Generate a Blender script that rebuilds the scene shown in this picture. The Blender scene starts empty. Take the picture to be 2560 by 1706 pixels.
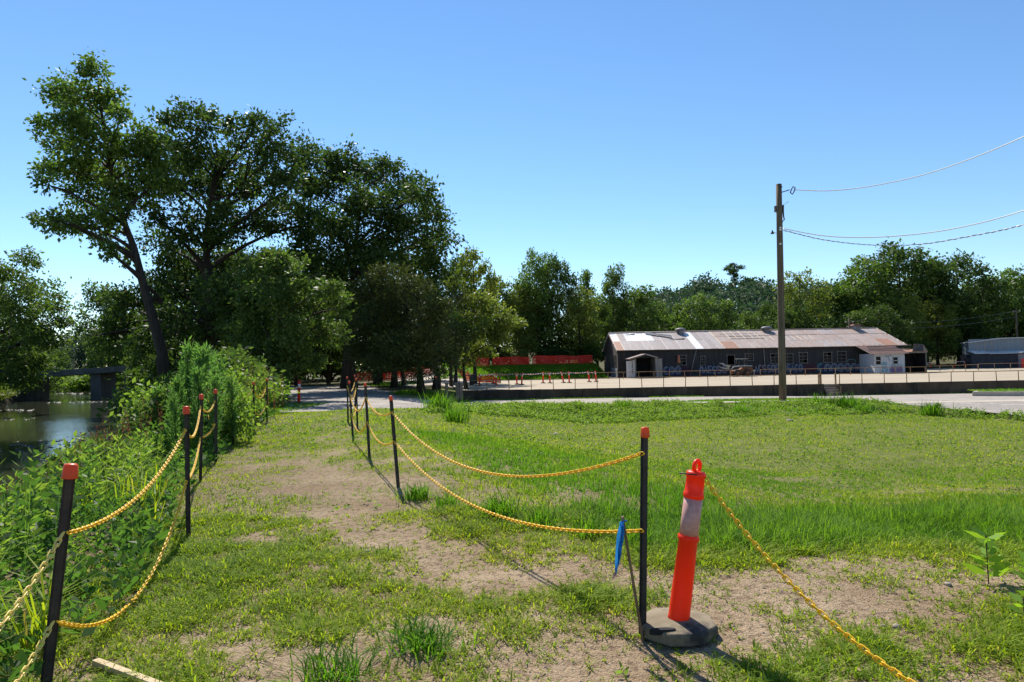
import bpy, math, random
import numpy as np
from mathutils import Vector, Matrix, Euler, Quaternion

R = math.radians
SC = bpy.context.scene
COL = SC.collection

# ------------------------------------------------------------------ camera, sky, sun, exposure
CAM_H = 1.62
FPX = 1707.0                       # focal length in photo pixels (24 mm equivalent)
cam_d = bpy.data.cameras.new('camera')
cam_d.lens = 24.0; cam_d.sensor_width = 36.0; cam_d.clip_start = 0.05; cam_d.clip_end = 4000
cam = bpy.data.objects.new('camera', cam_d); COL.objects.link(cam)
CAM_M = Matrix.Rotation(R(90 + 1.745), 4, 'X') @ Matrix.Rotation(R(-1.05), 4, 'Z')
cam.matrix_world = Matrix.Translation((0, 0, CAM_H)) @ CAM_M
SC.camera = cam

SUN_EL, SUN_AZ = 47.0, -17.0       # azimuth from +Y, negative = to the left
sunvec = Vector((math.sin(R(SUN_AZ)) * math.cos(R(SUN_EL)), math.cos(R(SUN_AZ)) * math.cos(R(SUN_EL)), math.sin(R(SUN_EL))))
world = bpy.data.worlds.new('World'); SC.world = world; world.use_nodes = True
wn = world.node_tree
sky = wn.nodes.new('ShaderNodeTexSky'); sky.sky_type = 'NISHITA'; sky.sun_disc = False
sky.sun_elevation = R(SUN_EL); sky.sun_rotation = R(SUN_AZ)
sky.altitude = 300; sky.air_density = 1.0; sky.dust_density = 0.0; sky.ozone_density = 4.0
hs = wn.nodes.new('ShaderNodeHueSaturation'); hs.inputs['Saturation'].default_value = 1.1; hs.inputs['Hue'].default_value = 0.499
wn.links.new(sky.outputs[0], hs.inputs['Color'])
wn.links.new(hs.outputs[0], wn.nodes['Background'].inputs[0])
wn.nodes['Background'].inputs[1].default_value = 0.099
sun_d = bpy.data.lights.new('sun', 'SUN'); sun_d.energy = 4.6; sun_d.angle = R(0.53); sun_d.color = (1.0, 0.945, 0.85)
sun_o = bpy.data.objects.new('sun', sun_d); COL.objects.link(sun_o)
sun_o.rotation_euler = sunvec.to_track_quat('Z', 'Y').to_euler(); sun_o.location = (-20, 60, 60)
vs = SC.view_settings
vs.view_transform = 'Standard'; vs.look = 'None'; vs.exposure = 0.74; vs.gamma = 1.0; vs.use_curve_mapping = False
SC.cycles.max_bounces = 6; SC.cycles.diffuse_bounces = 3; SC.cycles.glossy_bounces = 3
SC.cycles.transmission_bounces = 4; SC.cycles.transparent_max_bounces = 4
SC.cycles.caustics_reflective = False; SC.cycles.caustics_refractive = False

# ------------------------------------------------------------------ helpers
def at(px, py, Y):
    """World point on the photo's line of sight (px, py) at depth Y metres."""
    d = CAM_M.to_3x3() @ Vector(((px - 1280) / FPX, -(py - 853) / FPX, -1.0))
    return Vector((0, 0, CAM_H)) + d * (Y / d.y)

def tag(o, label=None, cat=None, group=None, kind=None):
    if label: o['label'] = label
    if cat: o['category'] = cat
    if group: o['group'] = group
    if kind: o['kind'] = kind
    return o

def empty(name, loc=(0, 0, 0), rot=(0, 0, 0), label=None, cat=None, group=None):
    o = bpy.data.objects.new(name, None); COL.objects.link(o)
    o.location = loc; o.rotation_euler = rot; o.empty_display_size = 0.2
    return tag(o, label, cat, group)

def link(name, me, parent=None, loc=(0, 0, 0), rot=(0, 0, 0), scale=(1, 1, 1)):
    o = bpy.data.objects.new(name, me); COL.objects.link(o)
    o.location = loc; o.rotation_euler = rot; o.scale = scale
    if parent: o.parent = parent
    return o

def copy_tree(o, parent=None):
    c = o.copy(); COL.objects.link(c)
    if parent: c.parent = parent
    for ch in list(o.children):
        copy_tree(ch, c)
    return c

def np_mesh(name, V, F, mats, attrs=None, smooth=False, midx=None):
    """V (n,3), F (m,k) equal-sized faces."""
    V = np.ascontiguousarray(V, dtype=np.float32); F = np.ascontiguousarray(F, dtype=np.int32)
    me = bpy.data.meshes.new(name)
    m, k = F.shape
    me.vertices.add(len(V)); me.vertices.foreach_set('co', V.ravel())
    me.loops.add(m * k); me.loops.foreach_set('vertex_index', F.ravel())
    me.polygons.add(m); me.polygons.foreach_set('loop_start', np.arange(0, m * k, k, dtype=np.int32))
    if smooth: me.polygons.foreach_set('use_smooth', np.ones(m, dtype=bool))
    if midx is not None: me.polygons.foreach_set('material_index', np.asarray(midx, dtype=np.int32))
    for mt in (mats if isinstance(mats, (list, tuple)) else [mats]): me.materials.append(mt)
    for an, av in (attrs or {}).items():
        a = me.attributes.new(an, 'FLOAT', 'POINT'); a.data.foreach_set('value', np.asarray(av, dtype=np.float32))
    me.update(calc_edges=True)
    return me

class MB:
    """Collects boxes, tubes and prisms; mesh() makes ONE mesh of them."""
    def __init__(s): s.v = []; s.f = []; s.sm = []
    def add(s, vs, fs, smooth=False):
        b = len(s.v); s.v += [tuple(q) for q in vs]
        s.f += [tuple(b + i for i in f) for f in fs]; s.sm += [smooth] * len(fs); return s
    def box(s, c, d, rot=None, taper=1.0):
        x, y, z = d[0] / 2, d[1] / 2, d[2] / 2; t = taper
        vs = [Vector(q) for q in ((-x, -y, -z), (x, -y, -z), (x, y, -z), (-x, y, -z), (-x * t, -y * t, z), (x * t, -y * t, z), (x * t, y * t, z), (-x * t, y * t, z))]
        if rot is not None:
            M = rot if isinstance(rot, Matrix) else Euler(rot).to_matrix(); vs = [M @ q for q in vs]
        c = Vector(c)
        return s.add([q + c for q in vs], [(0, 3, 2, 1), (4, 5, 6, 7), (0, 1, 5, 4), (1, 2, 6, 5), (2, 3, 7, 6), (3, 0, 4, 7)])
    def box2(s, a, b):
        return s.box([(a[i] + b[i]) / 2 for i in range(3)], [abs(b[i] - a[i]) for i in range(3)])
    def tube(s, pts, rad, n=8, cap=True, smooth=True, closed=False):
        pts = [Vector(p) for p in pts]; m = len(pts)
        if not isinstance(rad, (list, tuple)): rad = [rad] * m
        up = Vector((0, 0, 1)); vs = []; prev = None
        for i, p in enumerate(pts):
            if closed: t = pts[(i + 1) % m] - pts[i - 1]
            else: t = pts[min(i + 1, m - 1)] - pts[max(i - 1, 0)]
            t = t.normalized() if t.length > 1e-9 else up
            if prev is None:
                a = t.cross(up)
                if a.length < 0.05: a = t.cross(Vector((1, 0, 0)))
            else: a = prev - t * prev.dot(t)
            a.normalize(); prev = a; b = t.cross(a)
            for k in range(n):
                q = 2 * math.pi * k / n; vs.append(p + (a * math.cos(q) + b * math.sin(q)) * rad[i])
        fs = []
        for i in range(m if closed else m - 1):
            j = (i + 1) % m
            for k in range(n):
                fs.append((i * n + k, i * n + (k + 1) % n, j * n + (k + 1) % n, j * n + k))
        s.add(vs, fs, smooth)
        if cap and not closed:
            b = len(s.v) - m * n
            s.f.append(tuple(b + k for k in range(n))[::-1]); s.sm.append(False)
            s.f.append(tuple(b + (m - 1) * n + k for k in range(n))); s.sm.append(False)
        return s
    def lathe(s, prof, n=24, smooth=True, off=(0, 0, 0), M=None):
        """prof: (r, z) from bottom to top, closed with caps."""
        vs = []
        for r, z in prof:
            for k in range(n):
                q = 2 * math.pi * k / n; vs.append(Vector((r * math.cos(q), r * math.sin(q), z)))
        if M is not None: vs = [M @ q for q in vs]
        vs = [q + Vector(off) for q in vs]
        fs = [(i * n + k, i * n + (k + 1) % n, (i + 1) * n + (k + 1) % n, (i + 1) * n + k) for i in range(len(prof) - 1) for k in range(n)]
        s.add(vs, fs, smooth); b = len(s.v) - len(vs)
        s.f.append(tuple(b + k for k in range(n))[::-1]); s.sm.append(False)
        s.f.append(tuple(b + (len(prof) - 1) * n + k for k in range(n))); s.sm.append(False)
        return s
    def prism(s, poly, z0, z1, M=None, off=(0, 0, 0)):
        """poly: CCW (x, y) outline extruded z0..z1."""
        n = len(poly); vs = [Vector((p[0], p[1], z0)) for p in poly] + [Vector((p[0], p[1], z1)) for p in poly]
        if M is not None: vs = [M @ q for q in vs]
        vs = [q + Vector(off) for q in vs]
        return s.add(vs, [tuple(range(n))[::-1], tuple(range(n, 2 * n))] + [(i, (i + 1) % n, n + (i + 1) % n, n + i) for i in range(n)])
    def quad(s, a, b, c, d): return s.add([a, b, c, d], [(0, 1, 2, 3)])
    def mesh(s, name, mat):
        me = bpy.data.meshes.new(name); me.from_pydata([tuple(q) for q in s.v], [], s.f)
        me.polygons.foreach_set('use_smooth', s.sm); me.materials.append(mat); me.update(); return me
    def obj(s, name, mat, parent=None, loc=(0, 0, 0), rot=(0, 0, 0)):
        return link(name, s.mesh(name, mat), parent, loc, rot)

def bevel(o, w=0.01, seg=2):
    m = o.modifiers.new('bevel', 'BEVEL'); m.width = w; m.segments = seg; m.limit_method = 'ANGLE'; return o

# value noise on numpy arrays
_rs = np.random.RandomState(7); _NT = _rs.rand(256, 256)
def vnoise(x, y):
    x = np.asarray(x, float); y = np.asarray(y, float)
    xi = np.floor(x).astype(int); yi = np.floor(y).astype(int); u = x - xi; v = y - yi
    u = u * u * (3 - 2 * u); v = v * v * (3 - 2 * v)
    g = lambda a, b: _NT[a % 256, b % 256]
    return (g(xi, yi) * (1 - u) + g(xi + 1, yi) * u) * (1 - v) + (g(xi, yi + 1) * (1 - u) + g(xi + 1, yi + 1) * u) * v
def fbm(x, y, o=4):
    s = 0; a = 0.5; t = 0
    for i in range(o): s = s + a * vnoise(x * 2 ** i + 17.3 * i, y * 2 ** i + 9.1 * i); t += a; a *= 0.5
    return s / t
def ss(x, a, b):
    t = np.clip((np.asarray(x, float) - a) / (b - a), 0, 1); return t * t * (3 - 2 * t)

# ------------------------------------------------------------------ materials
def mat_new(name):
    m = bpy.data.materials.new(name); m.use_nodes = True
    nt = m.node_tree; return m, nt, nt.nodes['Principled BSDF']
def nd(nt, t, **kw):
    n = nt.nodes.new(t)
    for k, v in kw.items():
        if k in n.inputs.keys(): n.inputs[k].default_value = v
        else: setattr(n, k, v)
    return n
def coords(nt, kind='Object', scale=None):
    tc = nd(nt, 'ShaderNodeTexCoord'); out = tc.outputs[kind]
    if scale is not None:
        mp = nd(nt, 'ShaderNodeMapping'); mp.inputs['Scale'].default_value = scale if hasattr(scale, '__len__') else (scale,) * 3
        nt.links.new(out, mp.inputs[0]); out = mp.outputs[0]
    return out
def geo_pos(nt, scale=None):
    g = nd(nt, 'ShaderNodeNewGeometry'); out = g.outputs['Position']
    if scale is not None:
        mp = nd(nt, 'ShaderNodeMapping'); mp.inputs['Scale'].default_value = scale if hasattr(scale, '__len__') else (scale,) * 3
        nt.links.new(out, mp.inputs[0]); out = mp.outputs[0]
    return out
def noise(nt, vec, scale=5, detail=4, rough=0.55):
    n = nd(nt, 'ShaderNodeTexNoise'); n.inputs['Scale'].default_value = scale; n.inputs['Detail'].default_value = detail; n.inputs['Roughness'].default_value = rough
    nt.links.new(vec, n.inputs['Vector']); return n.outputs['Fac']
def ramp(nt, fac, stops):
    r = nd(nt, 'ShaderNodeValToRGB'); e = r.color_ramp.elements
    while len(e) < len(stops): e.new(0.5)
    for q, (p, c) in zip(e, stops):
        q.position = p; q.color = (c, c, c, 1) if not hasattr(c, '__len__') else (*c[:3], 1)
    nt.links.new(fac, r.inputs[0]); return r.outputs[0]
def mix(nt, fac, a, b, mode='MIX'):
    m = nd(nt, 'ShaderNodeMix', data_type='RGBA', blend_type=mode)
    for val, k in ((fac, 0), (a, 6), (b, 7)):
        sock = m.inputs[k]
        if hasattr(val, 'node'): nt.links.new(val, sock)
        elif k == 0: sock.default_value = val
        else: sock.default_value = (*val[:3], 1)
    return m.outputs[2]
def bump(nt, bsdf, h, strength=0.4, dist=0.02):
    b = nd(nt, 'ShaderNodeBump'); b.inputs['Strength'].default_value = strength; b.inputs['Distance'].default_value = dist
    nt.links.new(h, b.inputs['Height']); nt.links.new(b.outputs[0], bsdf.inputs['Normal'])
def surf(name, c1, c2, scale=3.0, rough=0.8, bmp=0.0, metal=0.0, spec=0.3, detail=5, stretch=None, lo=0.35, hi=0.65, pos='Object', c3=None, c3amt=(0.6, 0.72), c3scale=2.0, bscale=None):
    """Two-tone worn surface with an optional third stain colour."""
    m, nt, b = mat_new(name)
    v = geo_pos(nt, stretch) if pos == 'World' else coords(nt, pos, stretch)
    f = ramp(nt, noise(nt, v, scale, detail), [(lo, 0), (hi, 1)])
    c = mix(nt, f, c1, c2)
    if c3 is not None:
        c = mix(nt, ramp(nt, noise(nt, v, c3scale, 6, 0.65), [(c3amt[0], 0), (c3amt[1], 1)]), c, c3)
    nt.links.new(c, b.inputs['Base Color'])
    b.inputs['Roughness'].default_value = rough; b.inputs['Metallic'].default_value = metal; b.inputs['Specular IOR Level'].default_value = spec
    if bmp: bump(nt, b, noise(nt, v, bscale or scale * 6, 4), bmp, 0.01)
    return m
def plastic(name, c, trans, tw=.35, rough=.4):
    """Thin moulded plastic that glows a little with the light behind it."""
    m, nt, p = mat_new(name)
    col = mix(nt, ramp(nt, noise(nt, coords(nt, 'Object', (3, 3, .8)), 5, 8, .7), [(.55, 0), (.72, .75)]), c, (c[0] * .5, c[1] * .9 + .02, c[2] + .03))
    nt.links.new(col, p.inputs['Base Color']); p.inputs['Roughness'].default_value = rough; p.inputs['Specular IOR Level'].default_value = .4
    t = nd(nt, 'ShaderNodeBsdfTranslucent'); t.inputs[0].default_value = (*trans, 1)
    ms = nd(nt, 'ShaderNodeMixShader'); ms.inputs[0].default_value = tw; out = nt.nodes['Material Output']
    nt.links.new(p.outputs[0], ms.inputs[1]); nt.links.new(t.outputs[0], ms.inputs[2]); nt.links.new(ms.outputs[0], out.inputs[0]); return m
def leafmat(name, a, b, trans, tw=0.4, rough=0.45, spec=0.35, c=None):
    """Foliage: colour by the leaf's own 'var', light passing through the leaf."""
    m, nt, p = mat_new(name)
    at_ = nd(nt, 'ShaderNodeAttribute', attribute_name='var')
    stops = [(0.0, a), (1.0, b)] if c is None else [(0.0, a), (0.8, b), (0.95, c)]
    col = ramp(nt, at_.outputs['Fac'], stops)
    nt.links.new(col, p.inputs['Base Color']); p.inputs['Roughness'].default_value = rough; p.inputs['Specular IOR Level'].default_value = spec
    t = nd(nt, 'ShaderNodeBsdfTranslucent')
    nt.links.new(mix(nt, 1.0, col, trans, 'MULTIPLY'), t.inputs[0])
    ms = nd(nt, 'ShaderNodeMixShader'); ms.inputs[0].default_value = tw
    out = nt.nodes['Material Output']
    nt.links.new(p.outputs[0], ms.inputs[1]); nt.links.new(t.outputs[0], ms.inputs[2]); nt.links.new(ms.outputs[0], out.inputs[0])
    return m

M = {}
M['grass_a'] = leafmat('grass_fresh', (0.10, 0.185, 0.016), (0.26, 0.325, 0.030), (2.2, 2.1, 0.6), 0.42, 0.6, 0.08, c=(0.34, 0.27, 0.11))
M['grass_b'] = leafmat('grass_lush', (0.06, 0.155, 0.014), (0.17, 0.27, 0.028), (2.0, 2.1, 0.8), 0.42, 0.6, 0.08)
M['weed'] = leafmat('weed_leaf', (0.06, 0.125, 0.024), (0.17, 0.245, 0.05), (2.1, 2.1, 0.9), 0.48, 0.5, 0.12)
M['weed_dark'] = leafmat('weed_leaf_dark', (0.03, 0.075, 0.02), (0.075, 0.14, 0.03), (2.0, 2.2, 1.0), 0.44, 0.5, 0.12)
M['fennel'] = leafmat('feathery_leaf', (0.06, 0.13, 0.035), (0.15, 0.25, 0.065), (1.8, 2.0, 1.0), 0.4, 0.6, 0.2)
M['dock'] = leafmat('dry_seed_head', (0.11, 0.05, 0.035), (0.22, 0.11, 0.07), (1.5, 1.1, 0.9), 0.3, 0.7, 0.1)
M['leaf_tall'] = leafmat('leaf_poplar', (0.055, 0.105, 0.024), (0.137, 0.186, 0.042), (1.6, 1.8, 0.8), 0.40, 0.5, 0.12)
M['leaf_dark'] = leafmat('leaf_oak', (0.028, 0.058, 0.016), (0.082, 0.118, 0.028), (1.5, 1.7, 0.8), 0.36, 0.5, 0.12)
M['leaf_mid'] = leafmat('leaf_ash', (0.046, 0.090, 0.023), (0.125, 0.160, 0.042), (1.6, 1.8, 0.8), 0.40, 0.5, 0.12)
M['leaf_light'] = leafmat('leaf_locust', (0.075, 0.119, 0.024), (0.180, 0.209, 0.048), (1.7, 1.7, 0.8), 0.44, 0.5, 0.12)
M['leaf_cedar'] = leafmat('needle_cedar', (0.039, 0.061, 0.017), (0.093, 0.108, 0.026), (1.4, 1.4, 0.7), 0.25, 0.6, 0.2)
M['leaf_haze'] = leafmat('leaf_haze', (0.026, 0.055, 0.03), (0.06, 0.098, 0.05), (1.4, 1.5, 1.0), 0.3, 0.6, 0.25)  # bluish leaf colour stands in for distance haze
M['bark'] = surf('bark', (0.02, 0.016, 0.012), (0.05, 0.04, 0.03), 6, 0.9, 0.6, stretch=(1, 1, 0.2))
M['soil_dark'] = surf('dark_soil', (0.07, 0.05, 0.035), (0.13, 0.10, 0.07), 4, 0.95, 0.5)

# ------------------------------------------------------------------ the terrain
CREEK = np.array([(-13, -30), (-13.5, -5), (-15, 5), (-18.5, 16), (-25, 31), (-34, 50), (-43, 67), (-53, 85), (-66, 103), (-84, 120), (-120, 150), (-200, 200)], float)
def creek_dist(X, Y):
    X = np.asarray(X, float); Y = np.asarray(Y, float); best = np.full(np.broadcast(X, Y).shape, 1e9)
    for (ax, ay), (bx, by) in zip(CREEK[:-1], CREEK[1:]):
        dx, dy = bx - ax, by - ay; t = np.clip(((X - ax) * dx + (Y - ay) * dy) / (dx * dx + dy * dy), 0, 1)
        best = np.minimum(best, np.hypot(X - ax - t * dx, Y - ay - t * dy))
    return best
def road_near(X): return np.interp(X, [-12, -9, -3.3, .4, 4.8, 9.5, 16.5, 19.2, 19.9, 20.3, 20.8, 40], [27.5, 28, 31.3, 35.2, 37.2, 38.7, 39.3, 39.0, 36, 31, 23, 5])
def road_z(X): return np.interp(X, [-12, -9, -3.3, .4, 4.8, 9.5, 12], [-.2, -.22, -.4, -.65, -.8, -.9, -.95])
WATER_Z = -2.0
def zt(X, Y):
    X = np.asarray(X, float); Y = np.asarray(Y, float)
    s = np.minimum((X - (1.25 - (np.minimum(Y, 22) - 4) * 0.36)) * 0.94, (Y - 5.3))
    bas = -1.12 * ss(s, 0, 9.5) + 0.05 * np.exp(-((s + .2) / .8) ** 2)
    yr = road_near(X); zr = road_z(X)
    t = ss(Y, yr - 6.5, yr - .4)
    z = bas * (1 - t) + zr * t
    edge = ss(X, -6.8, -3.6)
    zb = -.35 - .86 * edge - .13 * ss(X, 12, 24)
    k = np.clip((Y - yr) / (50.6 - yr), 0, 1)
    z = np.where(Y > yr, zr + (zb - zr) * k, z)
    z = np.where(Y > 51.3, -.35 - .30 * edge, z)
    side = ss(X, -17, -9) * (1 - ss(X, 10.5, 12.5))
    z = z + side * 1.75 * ss(Y, 79.5, 89)
    z = z + np.clip(Y - 100, 0, 160) * 0.03 * ss(X, -40, 20)
    z = z + 16 * np.exp(-((X - 86) / 55) ** 2 - ((Y - 300) / 75) ** 2) + 10 * np.exp(-((X - 260) / 150) ** 2 - ((Y - 260) / 90) ** 2)
    # beyond the creek
    dc = creek_dist(X, Y)
    left = (X < np.interp(Y, CREEK[:, 1], CREEK[:, 0]))
    z = np.where(left & (dc > 6), 0.6 * ss(dc, 9, 20) + 0 * z, z)
    c = ss(dc, 5.6, 11.3)
    c = np.where(left, ss(dc, 5.5, 9.5), c)
    z = -2.9 * (1 - c) + z * c
    z = z + (fbm(X * 1.3, Y * 1.3, 3) - .5) * 0.07 * (1 - ss(Y, 18, 30))
    rough = ss(Y, yr - 8.5, yr - 5) * (1 - ss(Y, yr - 1.2, yr - .3)) * ss(X, -3, 1)
    z = z + (fbm(X * .9 + 5, Y * .9, 3) - .5) * 0.6 * rough
    return z
def zf(x, y): return float(zt(x, y))

def soft_spots(X, Y):
    """0..1: how bare the soil is (worn track down the middle, scuffed strip at the right)."""
    b = np.zeros(np.broadcast(X, Y).shape)
    for cx, cy, rx, ry, w in ((-3.35, 12.6, .35, 1.3, .75), (-2.95, 10.7, .55, .9, .7), (-2.4, 9.2, 1.05, .8, .95), (-1.75, 7.7, .8, .8, .75), (-1.05, 6.4, .6, .8, .9),
                              (-1.95, 6.6, .5, .5, .4), (-.35, 5.2, .55, .45, .6), (.05, 5.0, .6, .3, .5), (-1.1, 3.8, .5, .4, .5), (-.5, 4.3, .4, .25, .35),
                              (.4, 3.7, .9, .45, .6), (1.6, 4.2, .8, .5, .6), (2.6, 4.5, .8, .4, .6), (1.2, 5.0, .8, .3, .5), (3.3, 4.9, .9, .4, .5), (1.9, 3.3, .6, .3, .45),
                              (.8, 8.4, .35, .6, .75), (5.6, 9.3, .9, .35, .55), (6.6, 10.4, 1.2, .4, .55), (4.4, 8.1, .5, .25, .5), (-4.2, 11, .4, .5, .5), (-3.6, 8.6, .4, .5, .5), (-2.4, 5.2, .35, .4, .35),
                              (-1.4, 3.0, 1.2, .35, .45), (.9, 2.9, 1.2, .4, .45), (3.0, 18, 2.0, .8, .45), (1.5, 22, 2.5, 1, .4), (8, 20, 2.5, .9, .45), (6, 15, 1.5, .5, .45), (3.5, 13.5, 1.2, .4, .4), (9, 13.5, 1.4, .4, .5), (12, 24, 2.5, .8, .4)):
        b = b + w * np.exp(-((X - cx) / rx) ** 2 - ((Y - cy) / ry) ** 2)
    return b
def grass_density(X, Y):
    n = fbm(X * 1.7 + 3, Y * 1.7, 4); n2 = fbm(X * 6 + 40, Y * 6, 3)
    s = np.minimum((X - (1.25 - (np.minimum(Y, 22) - 4) * 0.36)) * 0.94, (Y - 5.3))
    lush = ss(s, -.2, .6)
    near = 0.69 + 0.10 * ss(Y, 7, 13)
    d = near + (0.98 - near) * lush + (n - .5) * 1.5 * (1 - .5 * lush) + (n2 - .5) * 0.9 * (1 - .6 * lush) - soft_spots(X, Y) * (.25 + 1.2 * n2)
    return np.clip(d, 0, 1)
# ------------------------------------------------------------------ ground sheet
def ground_material():
    m, nt, b = mat_new('ground_soil')
    p = geo_pos(nt)
    big = noise(nt, p, 0.9, 6, 0.6); fine = noise(nt, p, 14, 5, 0.65); grit = noise(nt, p, 70, 3, 0.6)
    c = mix(nt, ramp(nt, big, [(.38, 0), (.62, 1)]), (0.31, 0.215, 0.13), (0.45, 0.335, 0.215))
    c = mix(nt, ramp(nt, fine, [(.32, 1), (.50, 0)]), c, (0.17, 0.11, 0.07))
    c = mix(nt, ramp(nt, noise(nt, p, 38, 4, .7), [(.34, .9), (.42, 0)]), c, (0.09, 0.06, 0.04))
    c = mix(nt, ramp(nt, grit, [(.62, 0), (.70, 1)]), c, (0.50, 0.44, 0.37))
    a = nd(nt, 'ShaderNodeAttribute', attribute_name='green')
    g = mix(nt, ramp(nt, noise(nt, p, 2.3, 6, .7), [(.35, 0), (.65, 1)]), (0.11, 0.135, 0.03), (0.19, 0.20, 0.055))
    c = mix(nt, a.outputs['Fac'], c, g)
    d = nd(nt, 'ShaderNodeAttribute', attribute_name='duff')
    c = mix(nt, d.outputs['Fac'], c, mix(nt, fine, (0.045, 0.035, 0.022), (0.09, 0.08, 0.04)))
    nt.links.new(c, b.inputs['Base Color']); b.inputs['Roughness'].default_value = 0.95; b.inputs['Specular IOR Level'].default_value = 0.1
    h = mix(nt, 0.5, fine, grit); bump(nt, b, h, 1.0, 0.06)
    return m
gx = np.concatenate([np.linspace(-900, -160, 16)[:-1], np.linspace(-160, -60, 30)[:-1], np.linspace(-60, -12, 70)[:-1], np.linspace(-12, 14, 150)[:-1], np.linspace(14, 60, 70)[:-1], np.linspace(60, 200, 40)[:-1], np.linspace(200, 900, 20)])
gy = np.concatenate([np.linspace(-60, -2, 12)[:-1], np.linspace(-2, 14, 110)[:-1], np.linspace(14, 54, 100)[:-1], np.linspace(54, 130, 70)[:-1], np.linspace(130, 420, 60)[:-1], np.linspace(420, 1800, 20)])
GX, GY = np.meshgrid(gx, gy); GZ = zt(GX, GY)
nxg, nyg = len(gx), len(gy)
idx = np.arange(nxg * nyg).reshape(nyg, nxg)
F = np.stack([idx[:-1, :-1], idx[:-1, 1:], idx[1:, 1:], idx[1:, :-1]], -1).reshape(-1, 4)
gd = grass_density(GX, GY)
green = np.clip(ss(GY, 8, 22) * (.25 + .75 * gd) + ss(GY, 4, 9) * .5 * gd, 0, 1)
dcg = creek_dist(GX, GY)
green = np.where(dcg < 5.9, .1, green)
green = np.where((dcg >= 5.9) & (GX < -9), np.maximum(green, .9), green)
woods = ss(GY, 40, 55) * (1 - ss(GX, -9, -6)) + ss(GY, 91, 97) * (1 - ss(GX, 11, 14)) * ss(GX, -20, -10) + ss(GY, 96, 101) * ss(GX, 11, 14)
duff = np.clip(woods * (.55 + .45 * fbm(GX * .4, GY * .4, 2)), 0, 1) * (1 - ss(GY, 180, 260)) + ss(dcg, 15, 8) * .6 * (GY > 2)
me = np_mesh('ground', np.stack([GX, GY, GZ], -1).reshape(-1, 3), F, ground_material(), {'green': green.ravel(), 'duff': np.clip(duff, 0, 1).ravel()}, smooth=True)
tag(link('ground', me), kind='structure')

# water
def water_material():
    m, nt, b = mat_new('creek_water')
    p = geo_pos(nt, (1.0, 0.45, 1.0))
    b.inputs['Base Color'].default_value = (0.035, 0.04, 0.022, 1); b.inputs['Roughness'].default_value = 0.06; b.inputs['IOR'].default_value = 1.33; b.inputs['Specular IOR Level'].default_value = 0.6
    h = mix(nt, ramp(nt, noise(nt, geo_pos(nt), 0.07, 2), [(.35, .15), (.6, 1)]), (0.5,) * 3, noise(nt, p, 2.6, 4, .6))
    bump(nt, b, h, 0.55, 0.05); return m
wv = []
for i in range(len(CREEK)):
    t = CREEK[min(i + 1, len(CREEK) - 1)] - CREEK[max(i - 1, 0)]; n = np.array([-t[1], t[0]]) / np.hypot(*t)
    for k in (1, -1): wv.append((*(CREEK[i] + n * k * 8.2), WATER_Z))
tag(link('creek_water', np_mesh('creek_water', np.array(wv), np.array([(2 * i, 2 * i + 1, 2 * i + 3, 2 * i + 2) for i in range(len(CREEK) - 1)]), water_material())), kind='structure')

# ------------------------------------------------------------------ roads and paving (sheets draped on the ground)
M['concrete'] = surf('pale_concrete', (0.36, 0.31, 0.25), (0.46, 0.40, 0.325), 0.7, 0.9, 0.3, pos='World', c3=(0.24, 0.20, 0.165), c3amt=(.6, .7), c3scale=1.1, bscale=30)
M['asphalt'] = surf('old_asphalt', (0.27, 0.235, 0.20), (0.36, 0.315, 0.27), 0.8, 0.92, 0.5, pos='World', c3=(0.17, 0.155, 0.145), c3amt=(.58, .68), c3scale=2.2, bscale=40)
M['gravel'] = surf('gravel_drive', (0.16, 0.14, 0.125), (0.34, 0.30, 0.26), 9, 0.95, 0.9, pos='World', c3=(0.40, 0.36, 0.31), c3amt=(.5, .62), c3scale=1.0, bscale=30)
def sheet(name, xs, y0, y1, mat, off, rows=8, kind='structure', byY=False):
    V = []; n = len(xs)
    for x, a, b in zip(xs, y0, y1):
        for j in range(rows + 1):
            y = a + (b - a) * j / rows
            p = (y, x) if byY else (x, y)
            V.append((p[0], p[1], zf(*p) + off))
    F = [(i * (rows + 1) + j, (i + 1) * (rows + 1) + j, (i + 1) * (rows + 1) + j + 1, i * (rows + 1) + j + 1) for i in range(n - 1) for j in range(rows)]
    if byY: F = [f[::-1] for f in F]
    return tag(link(name, np_mesh(name, np.array(V), np.array(F), mat, smooth=True)), kind=kind)
xs = np.concatenate([np.linspace(-9, 16.5, 52), np.linspace(17, 23, 14), np.linspace(23.5, 75, 30)])
strip = np.interp(xs, [-9, 8.5, 10, 15.5, 18.5, 20], [0, 0, .6, 3.0, 3.0, 0])
side = np.clip(np.where(xs < 19.2, road_near(xs), np.interp(xs, [19.2, 22, 75], [39.0, 39.1, 41])), 0, 60)
wig = (fbm(xs * .8, xs * 0 + 3, 3) - .5) * .5
sheet('pavement', xs, side + wig, side + 1.9, M['concrete'], .03, 4)
far = np.interp(xs, [-9, -4, -3, 75], [36, 42, 49.6, 49.9]) + (fbm(xs * .6, xs * 0 + 8, 3) - .5) * .7
sheet('road', xs, side + 1.9 + strip, far, M['asphalt'], .034, 10)
dx = np.concatenate([np.linspace(19.2, 21.5, 24), np.linspace(22, 70, 40)])
sheet('driveway', dx, road_near(dx) + (fbm(dx * .8, dx * 0 + 1, 3) - .5) * .6, np.interp(dx, [19.2, 22, 75], [39.02, 39.12, 41.0]), M['gravel'], .026, 12)
yy = np.linspace(26.3, 63, 50)
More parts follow.
